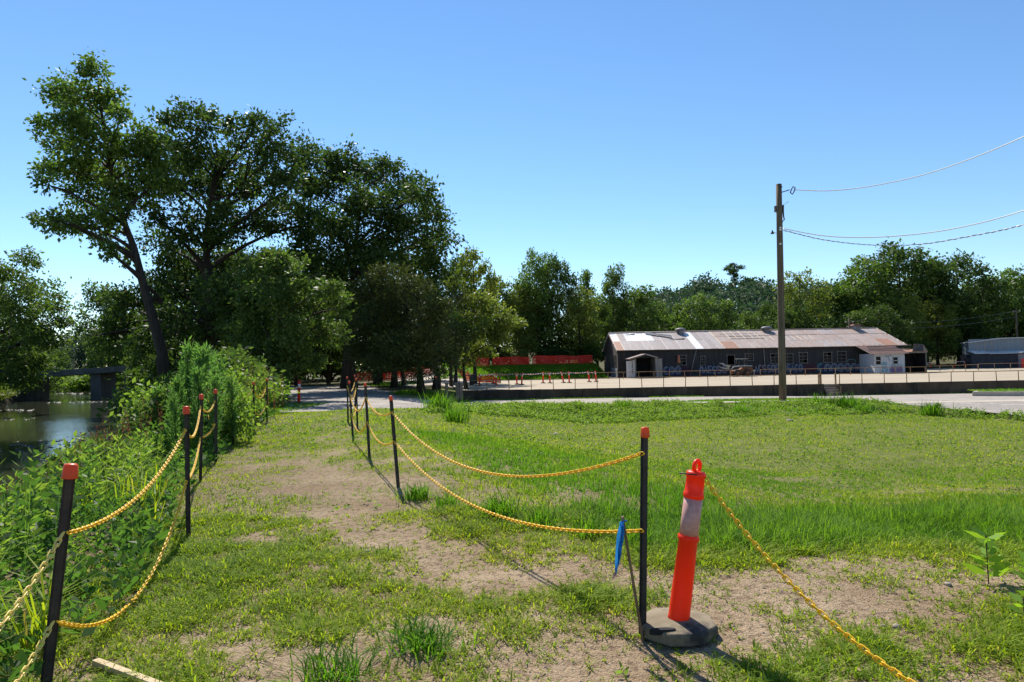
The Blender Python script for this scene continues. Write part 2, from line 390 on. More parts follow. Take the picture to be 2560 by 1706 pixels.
sheet('drive', yy, np.interp(yy, [26, 29, 34, 45, 60, 80], [-8.8, -9.6, -11.3, -15, -19.5, -27]) + (fbm(yy * .7, yy * 0, 3) - .5) * .8,
      np.interp(yy, [26, 28, 33, 36, 45, 60, 80], [-6.0, -4.6, -3.4, -6.0, -7.8, -12.5, -19]) + (fbm(yy * .6, yy * 0 + 4, 3) - .5) * .9, M['gravel'], .038, 8, byY=True)
yl = np.linspace(58, 100, 30)
sheet('lot', yl, np.interp(yl, [58, 66, 76, 100], [-9.0, -11, -13.2, -18]), np.interp(yl, [58, 70, 100], [-3.9, -3.9, -6.5]), M['concrete'], .05, 6, byY=True)

# platform slab behind the low wall
PZ = -.48
pl = MB()
pl.prism([(-3.85, 51.3), (75, 51.3), (75, 108), (11.5, 108), (11.5, 80.5), (-6.5, 80.5), (-6.2, 66)], -1.0, PZ)
M['slab'] = surf('platform_concrete', (0.33, 0.27, 0.19), (0.42, 0.35, 0.255), 0.5, 0.9, 0.25, pos='World', stretch=(.14, 1.3, 1), c3=(0.21, 0.165, 0.12), c3amt=(.55, .68), c3scale=1.0, bscale=20)
tag(pl.obj('platform_floor', M['slab']), kind='structure')

# ------------------------------------------------------------------ retaining wall, steps, railings
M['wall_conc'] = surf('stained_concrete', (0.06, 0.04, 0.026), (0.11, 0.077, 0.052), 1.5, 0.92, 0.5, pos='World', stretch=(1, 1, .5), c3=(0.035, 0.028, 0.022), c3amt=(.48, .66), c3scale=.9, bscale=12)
M['pipe'] = surf('rusty_yellow_pipe', (0.30, 0.19, 0.085), (0.22, 0.12, 0.06), 3, 0.75, 0.2, pos='World', c3=(0.42, 0.33, 0.22), c3amt=(.55, .65), c3scale=4)
rng = random.Random(3)
def wall_run(name, label, x0, x1, seg):
    root = empty(name, (x0, 51.1, -1.25), label=label, cat='wall')
    x = x0
    while x < x1 - .3:
        w = min(seg * rng.uniform(.9, 1.1), x1 - x)
        top = PZ + rng.uniform(.0, .035); yo = rng.uniform(-.02, .02)
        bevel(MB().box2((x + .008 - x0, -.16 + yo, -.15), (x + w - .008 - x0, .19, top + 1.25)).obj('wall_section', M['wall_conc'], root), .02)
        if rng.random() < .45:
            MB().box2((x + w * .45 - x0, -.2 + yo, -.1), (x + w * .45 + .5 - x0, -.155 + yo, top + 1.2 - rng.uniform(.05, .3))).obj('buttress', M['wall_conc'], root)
        x += w
    return root
STEP_X = 23.2
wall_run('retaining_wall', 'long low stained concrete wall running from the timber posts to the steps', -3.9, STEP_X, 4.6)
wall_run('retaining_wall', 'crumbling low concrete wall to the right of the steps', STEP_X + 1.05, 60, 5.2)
st = empty('concrete_steps', (STEP_X, 51.1, -1.25), label='short flight of worn brick-red steps between the two low walls', cat='steps')
M['step'] = surf('worn_step', (0.22, 0.14, 0.10), (0.34, 0.25, 0.19), 4, .9, .4, pos='World')
for i in range(4):
    bevel(MB().box2((.03, -.55 + i * .24, -.15), (1.02, .25, .17 * (i + 1) + .02)).obj('step', M['step'], st), .015)
MB().box2((.98, -.75, -.15), (1.12, -.17, .62)).obj('cheek_wall', M['wall_conc'], st)

def railing(name, label, pts, n_per, h=.74, lean=0.0, r=.03, group=None, z=PZ):
    root = empty(name, (pts[0][0], pts[0][1], z), label=label, cat='railing', group=group)
    o = Vector((pts[0][0], pts[0][1]))
    rl = []
    for (a, b) in zip(pts[:-1], pts[1:]):
        a2, b2 = Vector(a) - o, Vector(b) - o; L = (b2 - a2).length; k = max(1, round(L / n_per))
        for i in range(k + (1 if b is pts[-1] else 0)):
            q = a2 + (b2 - a2) * (i / k); dx, dy = rng.uniform(-.03, .03), rng.uniform(-.03, .03)
            MB().tube([(q.x + dx, q.y + dy, -.02), (q.x, q.y, h - .01)], r, 6).obj('post', M['pipe'], root)
            rl.append((q.x, q.y, h + rng.uniform(-.008, .008)))
    MB().tube(rl, r * 1.15, 6).obj('rail', M['pipe'], root)
    return root
railing('pipe_railing', 'rusty pipe railing along the edge above the long low wall', [(-3.6, 51.25), (22.9, 51.25)], 1.64)
railing('pipe_railing', 'rusty pipe railing above the crumbling wall right of the steps', [(24.5, 51.25), (58, 51.25)], 1.66)
railing('pipe_railing', 'far pipe railing in front of the weathered barn, left of the loader', [(8.8, 75), (23.9, 75)], 1.6)
railing('pipe_railing', 'far pipe railing in front of the weathered barn, right of the loader', [(27.2, 75), (45.3, 75)], 1.6)
railing('pipe_railing', 'small far railing beside the dark open bay', [(46.3, 76.5), (56.5, 83)], 3.2)
railing('pipe_railing', 'far railing in front of the blue-grey metal shed', [(60, 88), (80, 90)], 2.2)
railing('pipe_railing', 'short pale pipe frame on the slab beside the leftmost orange bollards', [(-2.0, 68), (-.45, 68)], .8, .8)
for i, (x, lb) in enumerate(((22.95, 'thick square post at the left side of the steps'), (24.1, 'slim square post at the right side of the steps'))):
    o = bevel(MB().box((0, 0, .4), (.16 if i == 0 else .1, .16 if i == 0 else .1, .82)).obj('step_post', M['pipe']), .01); o.location = (x, 51.05, PZ - .02); tag(o, lb, 'post')

# kerbed grass islands at the right
def island(name, label, poly):
    root = empty(name, (poly[0][0], poly[0][1], -1.1), label=label, cat='verge')
    o = poly[0]; P = [(a - o[0], b - o[1]) for a, b in poly]
    c = (sum(p[0] for p in P) / len(P), sum(p[1] for p in P) / len(P))
    bevel(MB().prism(P, -.15, .13).obj('kerb', M['concrete'], root), .03)
    MB().prism([(c[0] + (a - c[0]) * .97, c[1] + (b - c[1]) * .9) for a, b in P], .0, .15).obj('turf', M_turf, root)
M_turf = surf('turf', (0.06, 0.11, 0.02), (0.14, 0.18, 0.04), 3, .95, .8, pos='World')
island('grass_island', 'kerbed grass strip beyond the driveway at the far right', [(31, 46.2), (33, 45.2), (62, 45.6), (62, 48), (32.5, 48)])
island('grass_island', 'narrow kerbed grass strip nearer the driveway at the far right', [(33.6, 42.6), (36, 41.6), (62, 42.2), (62, 43.6), (36, 43.6)])
# ------------------------------------------------------------------ the weathered barn
M['roof'] = None
def roof_material(name, a, b, rust, amt):
    m, nt, p = mat_new(name)
    oi = nd(nt, 'ShaderNodeObjectInfo'); v = geo_pos(nt)
    c = mix(nt, oi.outputs['Random'], a, b)
    st_ = geo_pos(nt, (2.5, .5, .5))
    c = mix(nt, ramp(nt, noise(nt, st_, 1.6, 6, .65), [(amt, 0), (amt + .16, .8)]), c, rust)
    c = mix(nt, ramp(nt, noise(nt, st_, 5, 4, .6), [(.35, .35), (.55, 0)]), c, (0.12, 0.09, 0.075))
    nt.links.new(c, p.inputs['Base Color']); p.inputs['Roughness'].default_value = .62; p.inputs['Metallic'].default_value = .0; p.inputs['Specular IOR Level'].default_value = .4
    return m
M['roof_grey'] = roof_material('roof_grey_tin', (0.31, 0.265, 0.25), (0.41, 0.365, 0.35), (0.36, 0.26, 0.22), .5)
M['roof_rust'] = roof_material('roof_rusty_tin', (0.34, 0.265, 0.23), (0.42, 0.345, 0.305), (0.40, 0.26, 0.19), .47)
M['roof_orange'] = roof_material('roof_orange_rust', (0.30, 0.17, 0.115), (0.36, 0.21, 0.15), (0.40, 0.18, 0.09), .4)
M['roof_maroon'] = roof_material('roof_maroon_tin', (0.085, 0.038, 0.03), (0.12, 0.055, 0.042), (0.16, 0.065, 0.04), .5)  # darker, maroon version of the orange tin
M['roof_white'] = surf('bare_bright_tin', (0.72, 0.70, 0.67), (0.82, 0.81, 0.78), 2, .45, 0, pos='World', c3=(0.5, 0.45, 0.42), c3amt=(.66, .72))
M['roof_blue'] = surf('bent_dark_tin', (0.05, 0.07, 0.10), (0.12, 0.15, 0.19), 2, .5)
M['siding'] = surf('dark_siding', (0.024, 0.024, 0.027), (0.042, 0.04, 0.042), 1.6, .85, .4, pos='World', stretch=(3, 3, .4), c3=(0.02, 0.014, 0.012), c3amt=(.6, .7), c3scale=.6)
M['gable'] = surf('rusty_gable_siding', (0.06, 0.045, 0.038), (0.11, 0.085, 0.07), 2, .85, .4, pos='World', stretch=(3, 3, .4))
M['white_siding'] = surf('white_siding', (0.42, 0.43, 0.45), (0.56, 0.56, 0.58), 2, .7, .2, pos='World', stretch=(4, 4, .3), c3=(0.36, 0.33, 0.32), c3amt=(.6, .7), c3scale=1)
M['frame'] = surf('window_frame_grey', (0.13, 0.12, 0.11), (0.21, 0.195, 0.18), 6, .8, pos='World')
M['glass_dark'] = surf('dark_glass', (0.004, 0.004, 0.005), (0.008, 0.008, 0.009), 3, .3, pos='World', spec=.12)  # opaque near-black panes with weak reflection
M['black'] = surf('interior_shade', (0.012, 0.012, 0.014), (0.025, 0.024, 0.025), 2, .95)  # near-black paint: the shade of unlit insides put into the colour
M['vent'] = surf('vent_metal', (0.13, 0.14, 0.16), (0.24, 0.24, 0.25), 4, .6, c3=(0.16, 0.07, 0.045), c3amt=(.55, .65))
BX0, BX1, BY0, BY1 = 12.5, 46.3, 81.0, 93.0
EAVE, RIDGE = 2.72, 5.0
barn = empty('barn', (BX0, BY0, PZ), label='long derelict barn with patched rusty tin roof and graffiti', cat='barn')
B0 = Vector((BX0, BY0, PZ))
def bl(x, y, z): return (x - B0.x, y - B0.y, z - B0.z)
def pxX(px, Y): return at(px, 900, Y).x
def pzZ(px, py, Y): return at(px, py, Y).z
def wall_cells(x0, x1, z0, z1, holes, y0, y1):
    xs = sorted({x0, x1, *[h[0] for h in holes], *[h[1] for h in holes]}); zs = sorted({z0, z1, *[h[2] for h in holes], *[h[3] for h in holes]})
    mb = MB()
    for a, b in zip(xs[:-1], xs[1:]):
        run = None
        for c, d in zip(zs[:-1], zs[1:]):
            mx, mz = (a + b) / 2, (c + d) / 2
            inside = any(h[0] < mx < h[1] and h[2] < mz < h[3] for h in holes)
            if not inside: run = (run[0], d) if run else (c, d)
            if inside and run: mb.box2((a, y0, run[0]), (b, y1, run[1])); run = None
        if run: mb.box2((a, y0, run[0]), (b, y1, run[1]))
    return mb
wins = [(1694, 1716, 889, 913), (1751, 1763, 891, 913), (1817, 1837, 888, 913), (1862, 1884, 885, 902), (1926, 1950, 885, 909), (1956, 1983, 885, 909), (1997, 2019, 882, 908), (2058, 2080, 881, 906), (2093, 2116, 879, 905)]
holes = []
for a, b, t, bt in wins:
    c = (a + b) / 2
    holes.append((pxX(a, BY0) - BX0, pxX(b, BY0) - BX0, pzZ(c, bt, BY0) - PZ, min(pzZ(c, t, BY0), EAVE - .35) - PZ))
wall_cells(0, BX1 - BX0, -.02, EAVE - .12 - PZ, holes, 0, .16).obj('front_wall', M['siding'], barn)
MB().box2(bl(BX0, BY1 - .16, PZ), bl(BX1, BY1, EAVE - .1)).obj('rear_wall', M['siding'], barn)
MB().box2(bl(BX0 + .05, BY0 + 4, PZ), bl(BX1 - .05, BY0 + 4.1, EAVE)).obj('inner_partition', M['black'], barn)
for x, nm in ((BX0, 'gable_wall'), (BX1 - .16, 'gable_wall')):
    g = MB(); ym = (BY0 + BY1) / 2 - B0.y
    prof = [(.165, 0), (BY1 - BY0 - .165, 0), (BY1 - BY0 - .165, EAVE - PZ - .1), (ym, RIDGE - PZ - .12), (.165, EAVE - PZ - .1)]
    X0 = x - B0.x
    n = len(prof); g.add([(X0, a, b) for a, b in prof] + [(X0 + .16, a, b) for a, b in prof], [tuple(range(n)), tuple(range(n, 2 * n))[::-1]] + [((i + 1) % n, i, n + i, n + (i + 1) % n) for i in range(n)])
    g.obj(nm, M['gable'], barn)
# gable-end windows and pale skirting on the visible end
for y, z0, w, h in ((1.6, 1.3, 1.0, 1.4), (4.4, 1.2, 1.1, 1.5)):
    f = MB()
    for a in (-w / 2, w / 2): f.box((-.03, y + a, z0 + h / 2), (.08, .08, h))
    for b in (0, h / 2, h): f.box((-.035, y, z0 + b), (.07, w + .08, .08))
    fo = f.obj('window_frame', M['frame'], barn)
    MB().box((-.012, y, z0 + h / 2), (.02, w, h)).obj('pane', M['glass_dark'], fo)
for i in range(7):
    MB().box((-.05, .5 + i * .75, .55), (.03, .68, 1.15 + .06 * math.sin(i * 5))).obj('skirting_board', surf('grey_board', (0.2, 0.2, 0.22), (0.32, 0.31, 0.32), 3, .8) if i == 0 else bpy.data.materials['grey_board'], barn)
for i, (x0, x1, z0, z1) in enumerate(holes):
    w, h = x1 - x0, z1 - z0
    root = MB()
    for a in (x0 + .03, x1 - .03): root.box((a, -.02, (z0 + z1) / 2), (.06, .1, h + .1))
    for b in (z0, z1): root.box(((x0 + x1) / 2, -.03, b), (w + .14, .1, .06))
    if i == 2:   # doorway
        root.obj('door_frame', M['frame'], barn); continue
    fo = root.obj('window_frame', M['frame'], barn)
    nx, nz = (2, 3)
    mu = MB()
    for k in range(1, nx): mu.box((x0 + w * k / nx, .05, (z0 + z1) / 2), (.026, .04, h))
    for k in range(1, nz): mu.box(((x0 + x1) / 2, .045, z0 + h * k / nz), (w, .04, .03 if k != 2 else .05))
    mu.obj('glazing_bars', M['frame'], fo)
    for kx in range(nx):
        for kz in range(nz):
            if rng.random() < .22: continue
            MB().box((x0 + w * (kx + .5) / nx, .075, z0 + h * (kz + .5) / nz), (w / nx - .03, .006, h / nz - .03), rot=(rng.uniform(-.04, .04), 0, rng.uniform(-.05, .05))).obj('pane', M['glass_dark'], fo)
# downpipes
M['downpipe'] = surf('downpipe', (.16, .16, .17), (.28, .27, .26), 5, .6)
for xa, xb in ((1742, 1726), (1911, 1914)):
    MB().tube([(pxX(xa, 80.6) - BX0, -.32, EAVE - PZ - .1), (pxX((xa + xb) / 2, 80.6) - BX0, -.25, 1.7), (pxX(xb, 80.6) - BX0, -.2, .05)], .045, 6).obj('downpipe', M['downpipe'], barn)
# roof: corrugated sheets, front slope in rows, one object each
slope_y = (BY1 - BY0) / 2 + .55; rise = RIDGE - EAVE; pitch = math.atan2(rise, slope_y)
SL = slope_y / math.cos(pitch)
def sheet_mesh(w, L, mat, n=5):
    V = []; Fc = []
    for i in range(2 * n + 1):
        x = w * i / (2 * n); z = .018 if i % 2 else -.018
        V += [(x, 0, z), (x, L, z)]
    for i in range(2 * n): Fc.append((2 * i, 2 * i + 2, 2 * i + 3, 2 * i + 1))
    return np_mesh('roof_sheet', np.array(V), np.array(Fc), mat)
SWID = .86
nsh = int((BX1 + .3 - BX0) / SWID) + 1
SWID = (BX1 + .3 - BX0) / nsh
rows_l = [(0, .5), (.49, .52)]
RM = {}
def rmesh(fr, key):
    k = (round(fr, 3), key)
    if k not in RM: RM[k] = sheet_mesh(SWID + .05, SL * fr + .1, M[key])
    return RM[k]
for side in (0, 1):
    for i in range(nsh):
        x = BX0 - .15 + i * SWID; px = 1280 + (x + .4) * FPX / 83
        rows = [(0, .5), (.5, .5)] if px < 1800 else [(0, .36), (.36, .33), (.69, .31)]
        for j, (s0, fr) in enumerate(rows):
            key = 'roof_grey' if px < 1790 else 'roof_rust'
            if side == 0:
                if j == 1 and 1570 < px < 1632 and len(rows) == 2: key = 'roof_white'
                if 1733 < px < 1752: key = 'roof_white'
                if px > 2170 and j < 2 and rng.random() < .75 and j == 0: key = 'roof_orange'
                if 1795 < px < 1830 and j == 0: key = 'roof_orange'
                if 2085 < px < 2105 and j == 2: key = 'roof_grey'
                if px < 1560 and j == 0 and i == 0: key = 'roof_orange'
                if i == 0 and j == 1: key = 'roof_white'
                if rng.random() < .1 and key == 'roof_rust': key = 'roof_grey'
            if side == 1: key = 'roof_grey'
            o = link('roof_sheet', rmesh(fr, key), barn)
            lift = .03 * (j % 3) + (.01 if i % 2 else 0)
            s = s0 * SL
            if side == 0:
                o.location = bl(x, BY0 - .55 + s * math.cos(pitch), EAVE + s * math.sin(pitch) + lift - .03 * (j > 0) + .02)
                o.rotation_euler = (pitch + rng.uniform(-.004, .004), 0, rng.uniform(-.004, .004))
            else:
                o.location = bl(x + SWID, BY1 + .55 - s * math.cos(pitch), EAVE + s * math.sin(pitch) + lift + .02); o.rotation_euler = (pitch, 0, math.pi)
# ridge cap, eave board, barge boards
MB().tube([bl(BX0 - .15, (BY0 + BY1) / 2, RIDGE + .06), bl(BX1 + .15, (BY0 + BY1) / 2, RIDGE + .06)], .09, 8).obj('ridge_cap', M['roof_rust'], barn)
MB().box2(bl(BX0 - .1, BY0 - .4, EAVE - .1), bl(BX1 + .1, BY0 - .34, EAVE + .03)).obj('eave_board', M['gable'], barn)
M['barge'] = surf('peeling_white_board', (0.6, 0.58, 0.55), (0.75, 0.73, 0.7), 3, .7, pos='World', c3=(0.33, 0.16, 0.1), c3amt=(.47, .55), c3scale=2.5)
for xx in (BX0 - .19, BX1 + .19):
    q = MB()
    for sy in (-1, 1):
        a = Vector(bl(xx, (BY0 + BY1) / 2 + sy * slope_y, EAVE)); b = Vector(bl(xx, (BY0 + BY1) / 2, RIDGE)); c = (a + b) / 2
        q.box(c, (.06, (b - a).length, .22), rot=(-sy * math.atan2(b.z - a.z, slope_y), 0, 0) if sy == 1 else (math.atan2(b.z - a.z, slope_y), 0, 0))
    q.obj('barge_board', M['barge'], barn)
# pale bare battens where the paint is gone
def on_roof(px, frac, up=.06):
    y = BY0 - .55 + frac * slope_y; x = (px - 1280) / FPX * y
    return Vector(bl(x, y, EAVE + frac * rise + up))
M['batten'] = surf('bare_batten', (.62, .54, .43), (.72, .65, .54), 3, .8, pos='World')
bat = []
for px in (1808, 1826, 1845, 1865, 1886, 1902): bat.append(((px, .50 if px != 1808 else .1), (px, .98 if px < 1880 else .86)))
for fr, a, b in ((.98, 1795, 1872), (.80, 1800, 1892), (.66, 1822, 1890), (.52, 1825, 1912)): bat.append(((a, fr), (b, fr)))
for px in (1920, 1936, 1975, 1990, 2005, 2020, 2036): bat.append(((px, .37), (px, .62)))
for (a, b) in bat:
    p, q = on_roof(*a), on_roof(*b)
    if abs(a[0] - b[0]) < 1: q.x = p.x
    MB().tube([p, (p + q) / 2 + Vector((0, 0, .015)), q], .035, 4, smooth=False).obj('batten', M['batten'], barn)
# bent loose sheet; torn holes, their inner dark painted as black sheets
a, b = on_roof(1613, .93, .16), on_roof(1679, .66, .22)
ls = MB(); d = (b - a); n = Vector((0, .35, .1)).normalized() * .32
ls.add([a - n, b - n, b + Vector((0, 0, .12)), a + Vector((0, 0, .12)), b + n * .9, a + n * .9], [(0, 1, 2, 3), (3, 2, 4, 5)])
sol = ls.obj('loose_sheet', M['roof_blue'], barn); sm_ = sol.modifiers.new('s', 'SOLIDIFY'); sm_.thickness = .02
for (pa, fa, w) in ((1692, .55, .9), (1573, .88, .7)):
    p = on_roof(pa, fa, .055); t = MB(); t.add([p + Vector((-w, -.05, -.01)), p + Vector((w * .9, -.12, -.03)), p + Vector((w * 1.2, .35, .14)), p + Vector((w * .2, .1, .05))], [(0, 1, 2, 3)]); tt = t.obj('torn_hole_shade', M['black'], barn); q = tt.modifiers.new('s', 'SOLIDIFY'); q.thickness = .015
# ridge ventilators
vents = [(1702, 'domed'), (1917, 'domed'), (2141, 'square')]
for px, kd in vents:
    base = on_roof(px, .93, 0); v = MB()
    if kd == 'domed':
        v.lathe([(.36, -.25), (.34, .25), (.32, .42)], 16, off=base)
        body = v.obj('vent_body', M['vent'], barn)
        MB().lathe([(.66, .38), (.68, .45), (.6, .58), (.3, .68), (.02, .71)], 18, off=base).obj('vent_hood', M['vent'], body)
    else:
        v.box(base + Vector((0, 0, .15)), (.75, .75, .85)); body = v.obj('vent_body', M['vent'], barn)
        MB().box(base + Vector((0, 0, .66)), (1.05, 1.05, .2), taper=.8).obj('vent_hood', surf('rust_hood', (.16, .06, .045), (.24, .12, .09), 4, .8), body)
# graffiti on the front wall: flat paint strokes
def paint(name, rgb, r2=None):
    rgb = tuple(c * .55 for c in rgb)
    return surf(name, rgb, r2 or tuple(c * .8 for c in rgb), 4, .75, pos='World')
M['p_blue'] = paint('paint_pale_blue', (.36, .41, .47)); M['p_navy'] = paint('paint_navy', (.03, .05, .14)); M['p_white'] = paint('paint_white', (.52, .54, .58))
M['p_red'] = paint('paint_red', (.30, .06, .05)); M['p_teal'] = paint('paint_teal', (.16, .33, .36)); M['p_purple'] = paint('paint_purple', (.30, .20, .36)); M['p_cyan'] = paint('paint_cyan', (.42, .68, .74)); M['p_maroon'] = paint('paint_maroon', (.10, .03, .05)); M['p_violet'] = paint('paint_violet', (.36, .22, .48)); M['p_pink'] = paint('paint_pink', (.62, .42, .55)); M['p_dark'] = paint('paint_black', (.03, .03, .04))
def stroke(mb, pts, w, y):
    """Flat ribbon in the x-z plane at depth y."""
    pts = [Vector((p[0], 0, p[1])) for p in pts]; L = []; Rr = []
    for i, p in enumerate(pts):
        t = pts[min(i + 1, len(pts) - 1)] - pts[max(i - 1, 0)]; t.normalize(); nrm = Vector((-t.z, 0, t.x))
        L.append(p + nrm * w / 2); Rr.append(p - nrm * w / 2)
    for q in L + Rr: q.y = y
    n = len(pts); mb.add(L + Rr, [(i, i + 1, n + i + 1, n + i) for i in range(n - 1)])
def arcp(cx, cz, rx, rz, a0, a1, n=14): return [(cx + rx * math.cos(R(a0 + (a1 - a0) * i / n)), cz + rz * math.sin(R(a0 + (a1 - a0) * i / n))) for i in range(n + 1)]
def blob(mb, cx, cz, rx, rz, y, seed=0):
    rr = random.Random(seed); n = 14
    mb.add([(cx + rx * rr.uniform(.85, 1.1) * math.cos(2 * math.pi * i / n), y, cz + rz * rr.uniform(.85, 1.1) * math.sin(2 * math.pi * i / n)) for i in range(n)], [tuple(range(n))])
def gx_(px): return pxX(px, BY0) - BX0
def glyph(kind, cx, cz, w, h):
    if kind == 'O': return [arcp(cx, cz, w / 2, h / 2, 0, 360, 20)]
    if kind == 'C': return [arcp(cx, cz, w / 2, h / 2, 50, 310, 18)]
    if kind == 'D': return [[(cx - w / 2, cz - h / 2), (cx - w / 2, cz + h / 2)], arcp(cx - w / 2, cz, w, h / 2, -90, 90, 14)]
    if kind == 'n': return [[(cx - w / 2, cz - h / 2), (cx - w / 2, cz)] + arcp(cx, cz, w / 2, h / 2, 180, 0, 10) + [(cx + w / 2, cz - h / 2)]]
    if kind == 'S': return [arcp(cx, cz + h / 4, w / 2, h / 4, 30, 270, 12) + arcp(cx, cz - h / 4, w / 2, h / 4, 90, -150, 12)]
    if kind == 'A': return [[(cx - w / 2, cz - h / 2), (cx, cz + h / 2), (cx + w / 2, cz - h / 2)], [(cx - w / 4, cz), (cx + w / 4, cz)]]
    if kind == 'E': return [[(cx + w / 2, cz + h / 2), (cx - w / 2, cz + h / 2), (cx - w / 2, cz - h / 2), (cx + w / 2, cz - h / 2)], [(cx - w / 2, cz), (cx + w / 3, cz)]]
    if kind == 'I': return [[(cx, cz - h / 2), (cx, cz + h / 2)]]
    if kind == 'N': return [[(cx - w / 2, cz - h / 2), (cx - w / 2, cz + h / 2), (cx + w / 2, cz - h / 2), (cx + w / 2, cz + h / 2)]]
    if kind == '2': return [arcp(cx, cz + h / 4, w / 2, h / 4, 170, -40, 10) + [(cx - w / 2, cz - h / 2), (cx + w / 2, cz - h / 2)]]
    if kind == '5': return [[(cx + w / 2, cz + h / 2), (cx - w / 2, cz + h / 2), (cx - w / 2, cz + h * .1)] + arcp(cx - w * .05, cz - h * .18, w / 2, h * .3, 110, -150, 12)]
    if kind == '7': return [[(cx - w / 2, cz + h / 2), (cx + w / 2, cz + h / 2), (cx, cz - h / 2)]]
pieces = [
    (1658, 1702, 'CDO', 'p_blue', 'p_navy', 'p_navy'), (1706, 1728, 'AS', 'p_maroon', 'p_navy', 'p_maroon'),
    (1748, 1790, 'nAES', 'p_white', 'p_navy', 'p_navy'), (1790, 1818, 'SO', 'p_blue', 'p_red', 'p_maroon'),
    (1885, 1915, 'ACS', 'p_white', 'p_navy', 'p_maroon'), (1917, 1948, 'SOE', 'p_blue', 'p_red', 'p_navy'), (1966, 2006, 'SACO', 'p_blue', 'p_navy', 'p_navy'),
    (2008, 2040, '', None, None, 'p_maroon'), (2042, 2060, 'C', 'p_teal', 'p_navy', 'p_navy'), (2060, 2160, 'nnOOnO', 'p_blue', 'p_navy', 'p_navy')]
for gi, (a, b, txt, c1, c2, c3) in enumerate(pieces):
    x0, x1 = gx_(a), gx_(b); zc, hh = .72, 1.0
    r0 = MB()
    k = max(2, int((x1 - x0) / .7))
    for i in range(k): blob(r0, x0 + (x1 - x0) * (i + .5) / k, zc + rng.uniform(-.08, .06), (x1 - x0) / k * .72, hh * .56, -.006 - .0012 * i, gi * 17 + i)
    root = r0.obj('graffiti', M[c3], barn)
    if txt:
        w = (x1 - x0) / len(txt); f1 = MB(); f2 = MB()
        for i, ch in enumerate(txt):
            cx = x0 + w * (i + .5)
            for q in glyph(ch, cx, zc + rng.uniform(-.05, .05), w * .68, hh * .78):
                stroke(f1, q, w * .34, -.022 - .0015 * i); stroke(f2, [(px_ + .02, pz_ - .03) for px_, pz_ in q], w * .09, -.034 - .0015 * i)
        f1.obj('lettering', M[c1], root); f2.obj('lettering_outline', M[c2], root)
tl = MB(); stroke(tl, arcp(gx_(2128), 1.45, .5, .22, 200, -20, 10), .1, -.05); tl.obj('paint_scrawl', M['p_teal'], barn)

# open lean-to at the barn's left
M['grey_door'] = surf('weathered_grey_boards', (.13, .13, .125), (.22, .215, .20), 3, .85, .4, pos='World', stretch=(4, 4, .3), c3=(.36, .37, .38), c3amt=(.56, .64), c3scale=1.6)
lx0, lx1, ly0, ly1 = pxX(1588, 77.4), pxX(1640, 77.4), 77.4, 80.4
lt = empty('lean_to', (lx0, ly0, PZ), label='small gabled porch with a black opening against the barn front', cat='porch')
W = lx1 - lx0; Hh = 2.25
MB().box2((0, .01, -.02), (.1, ly1 - ly0, Hh)).obj('side_wall', M['grey_door'], lt)
MB().box2((W - .1, .01, -.02), (W, ly1 - ly0, Hh)).obj('side_wall', M['grey_door'], lt)
for x in (0, W): MB().box((x, -.04, Hh / 2), (.14, .1, Hh)).obj('post', M['grey_door'], lt)
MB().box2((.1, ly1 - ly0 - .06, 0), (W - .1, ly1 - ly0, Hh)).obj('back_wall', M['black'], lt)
for sx in (-1, 1):
    a = Vector((W / 2, 0, Hh + .42)); b = Vector((W / 2 + sx * (W / 2 + (.75 if sx < 0 else .2)), 0, Hh + (-.12 if sx < 0 else .0)))
    q = MB(); th = Vector((0, 0, .07))
    q.add([a + Vector((0, -.35, 0)), b + Vector((0, -.35, 0)), b + Vector((0, 3, 0)), a + Vector((0, 3, 0)), a + Vector((0, -.35, 0)) + th, b + Vector((0, -.35, 0)) + th, b + Vector((0, 3, 0)) + th, a + Vector((0, 3, 0)) + th],
          [(0, 1, 2, 3), (4, 7, 6, 5), (0, 4, 5, 1), (1, 5, 6, 2), (2, 6, 7, 3), (3, 7, 4, 0)])
    q.obj('roof_slope', M['roof_maroon'] if sx < 0 else M['roof_grey'], lt)
    MB().tube([a + Vector((0, -.37, -.04)), b + Vector((0, -.37, -.04))], .045, 5).obj('barge_board', M['frame'], lt)
MB().add([(0.05, .02, Hh), (W - .05, .02, Hh), (W / 2, .02, Hh + .4)], [(0, 1, 2)]).obj('gable_shade', M['black'], lt)  # black sheet painting the shade inside the open gable
# two swung-open doors with scrawls
for nm, x0, x1, yy0, yy1 in (('l', -.95, -.02, .35, -.05), ('r', W + .08, W + .78, -.05, .3)):
    d = MB(); nb = 5
    dr = empty('door'); dr.parent = lt
    for i in range(nb):
        f0, f1 = i / nb, (i + 1) / nb - .02
        p0 = (x0 + (x1 - x0) * f0, yy0 + (yy1 - yy0) * f0); p1 = (x0 + (x1 - x0) * f1, yy0 + (yy1 - yy0) * f1)
        hb = 2.05 + (.1 if nm == 'r' else -.12 * (1 - f0)) + rng.uniform(-.03, .03)
        MB().add([(p0[0], p0[1], 0.02), (p1[0], p1[1], .02), (p1[0], p1[1], hb), (p0[0], p0[1], hb), (p0[0], p0[1] + .04, .02), (p1[0], p1[1] + .04, .02), (p1[0], p1[1] + .04, hb), (p0[0], p0[1] + .04, hb)],
                 [(0, 1, 2, 3), (5, 4, 7, 6), (0, 3, 7, 4), (1, 5, 6, 2), (3, 2, 6, 7), (0, 4, 5, 1)]).obj('board', M['grey_door'] if nm == 'r' else M['white_siding'], dr)
    if nm == 'l':
        g = MB()
        for i, ch in enumerate('SEAS'):
            for q in glyph(ch, -.25, 1.7 - i * .36, .22, .3): stroke(g, q, .06, .03)
        g.obj('lettering', M['p_dark'], dr)
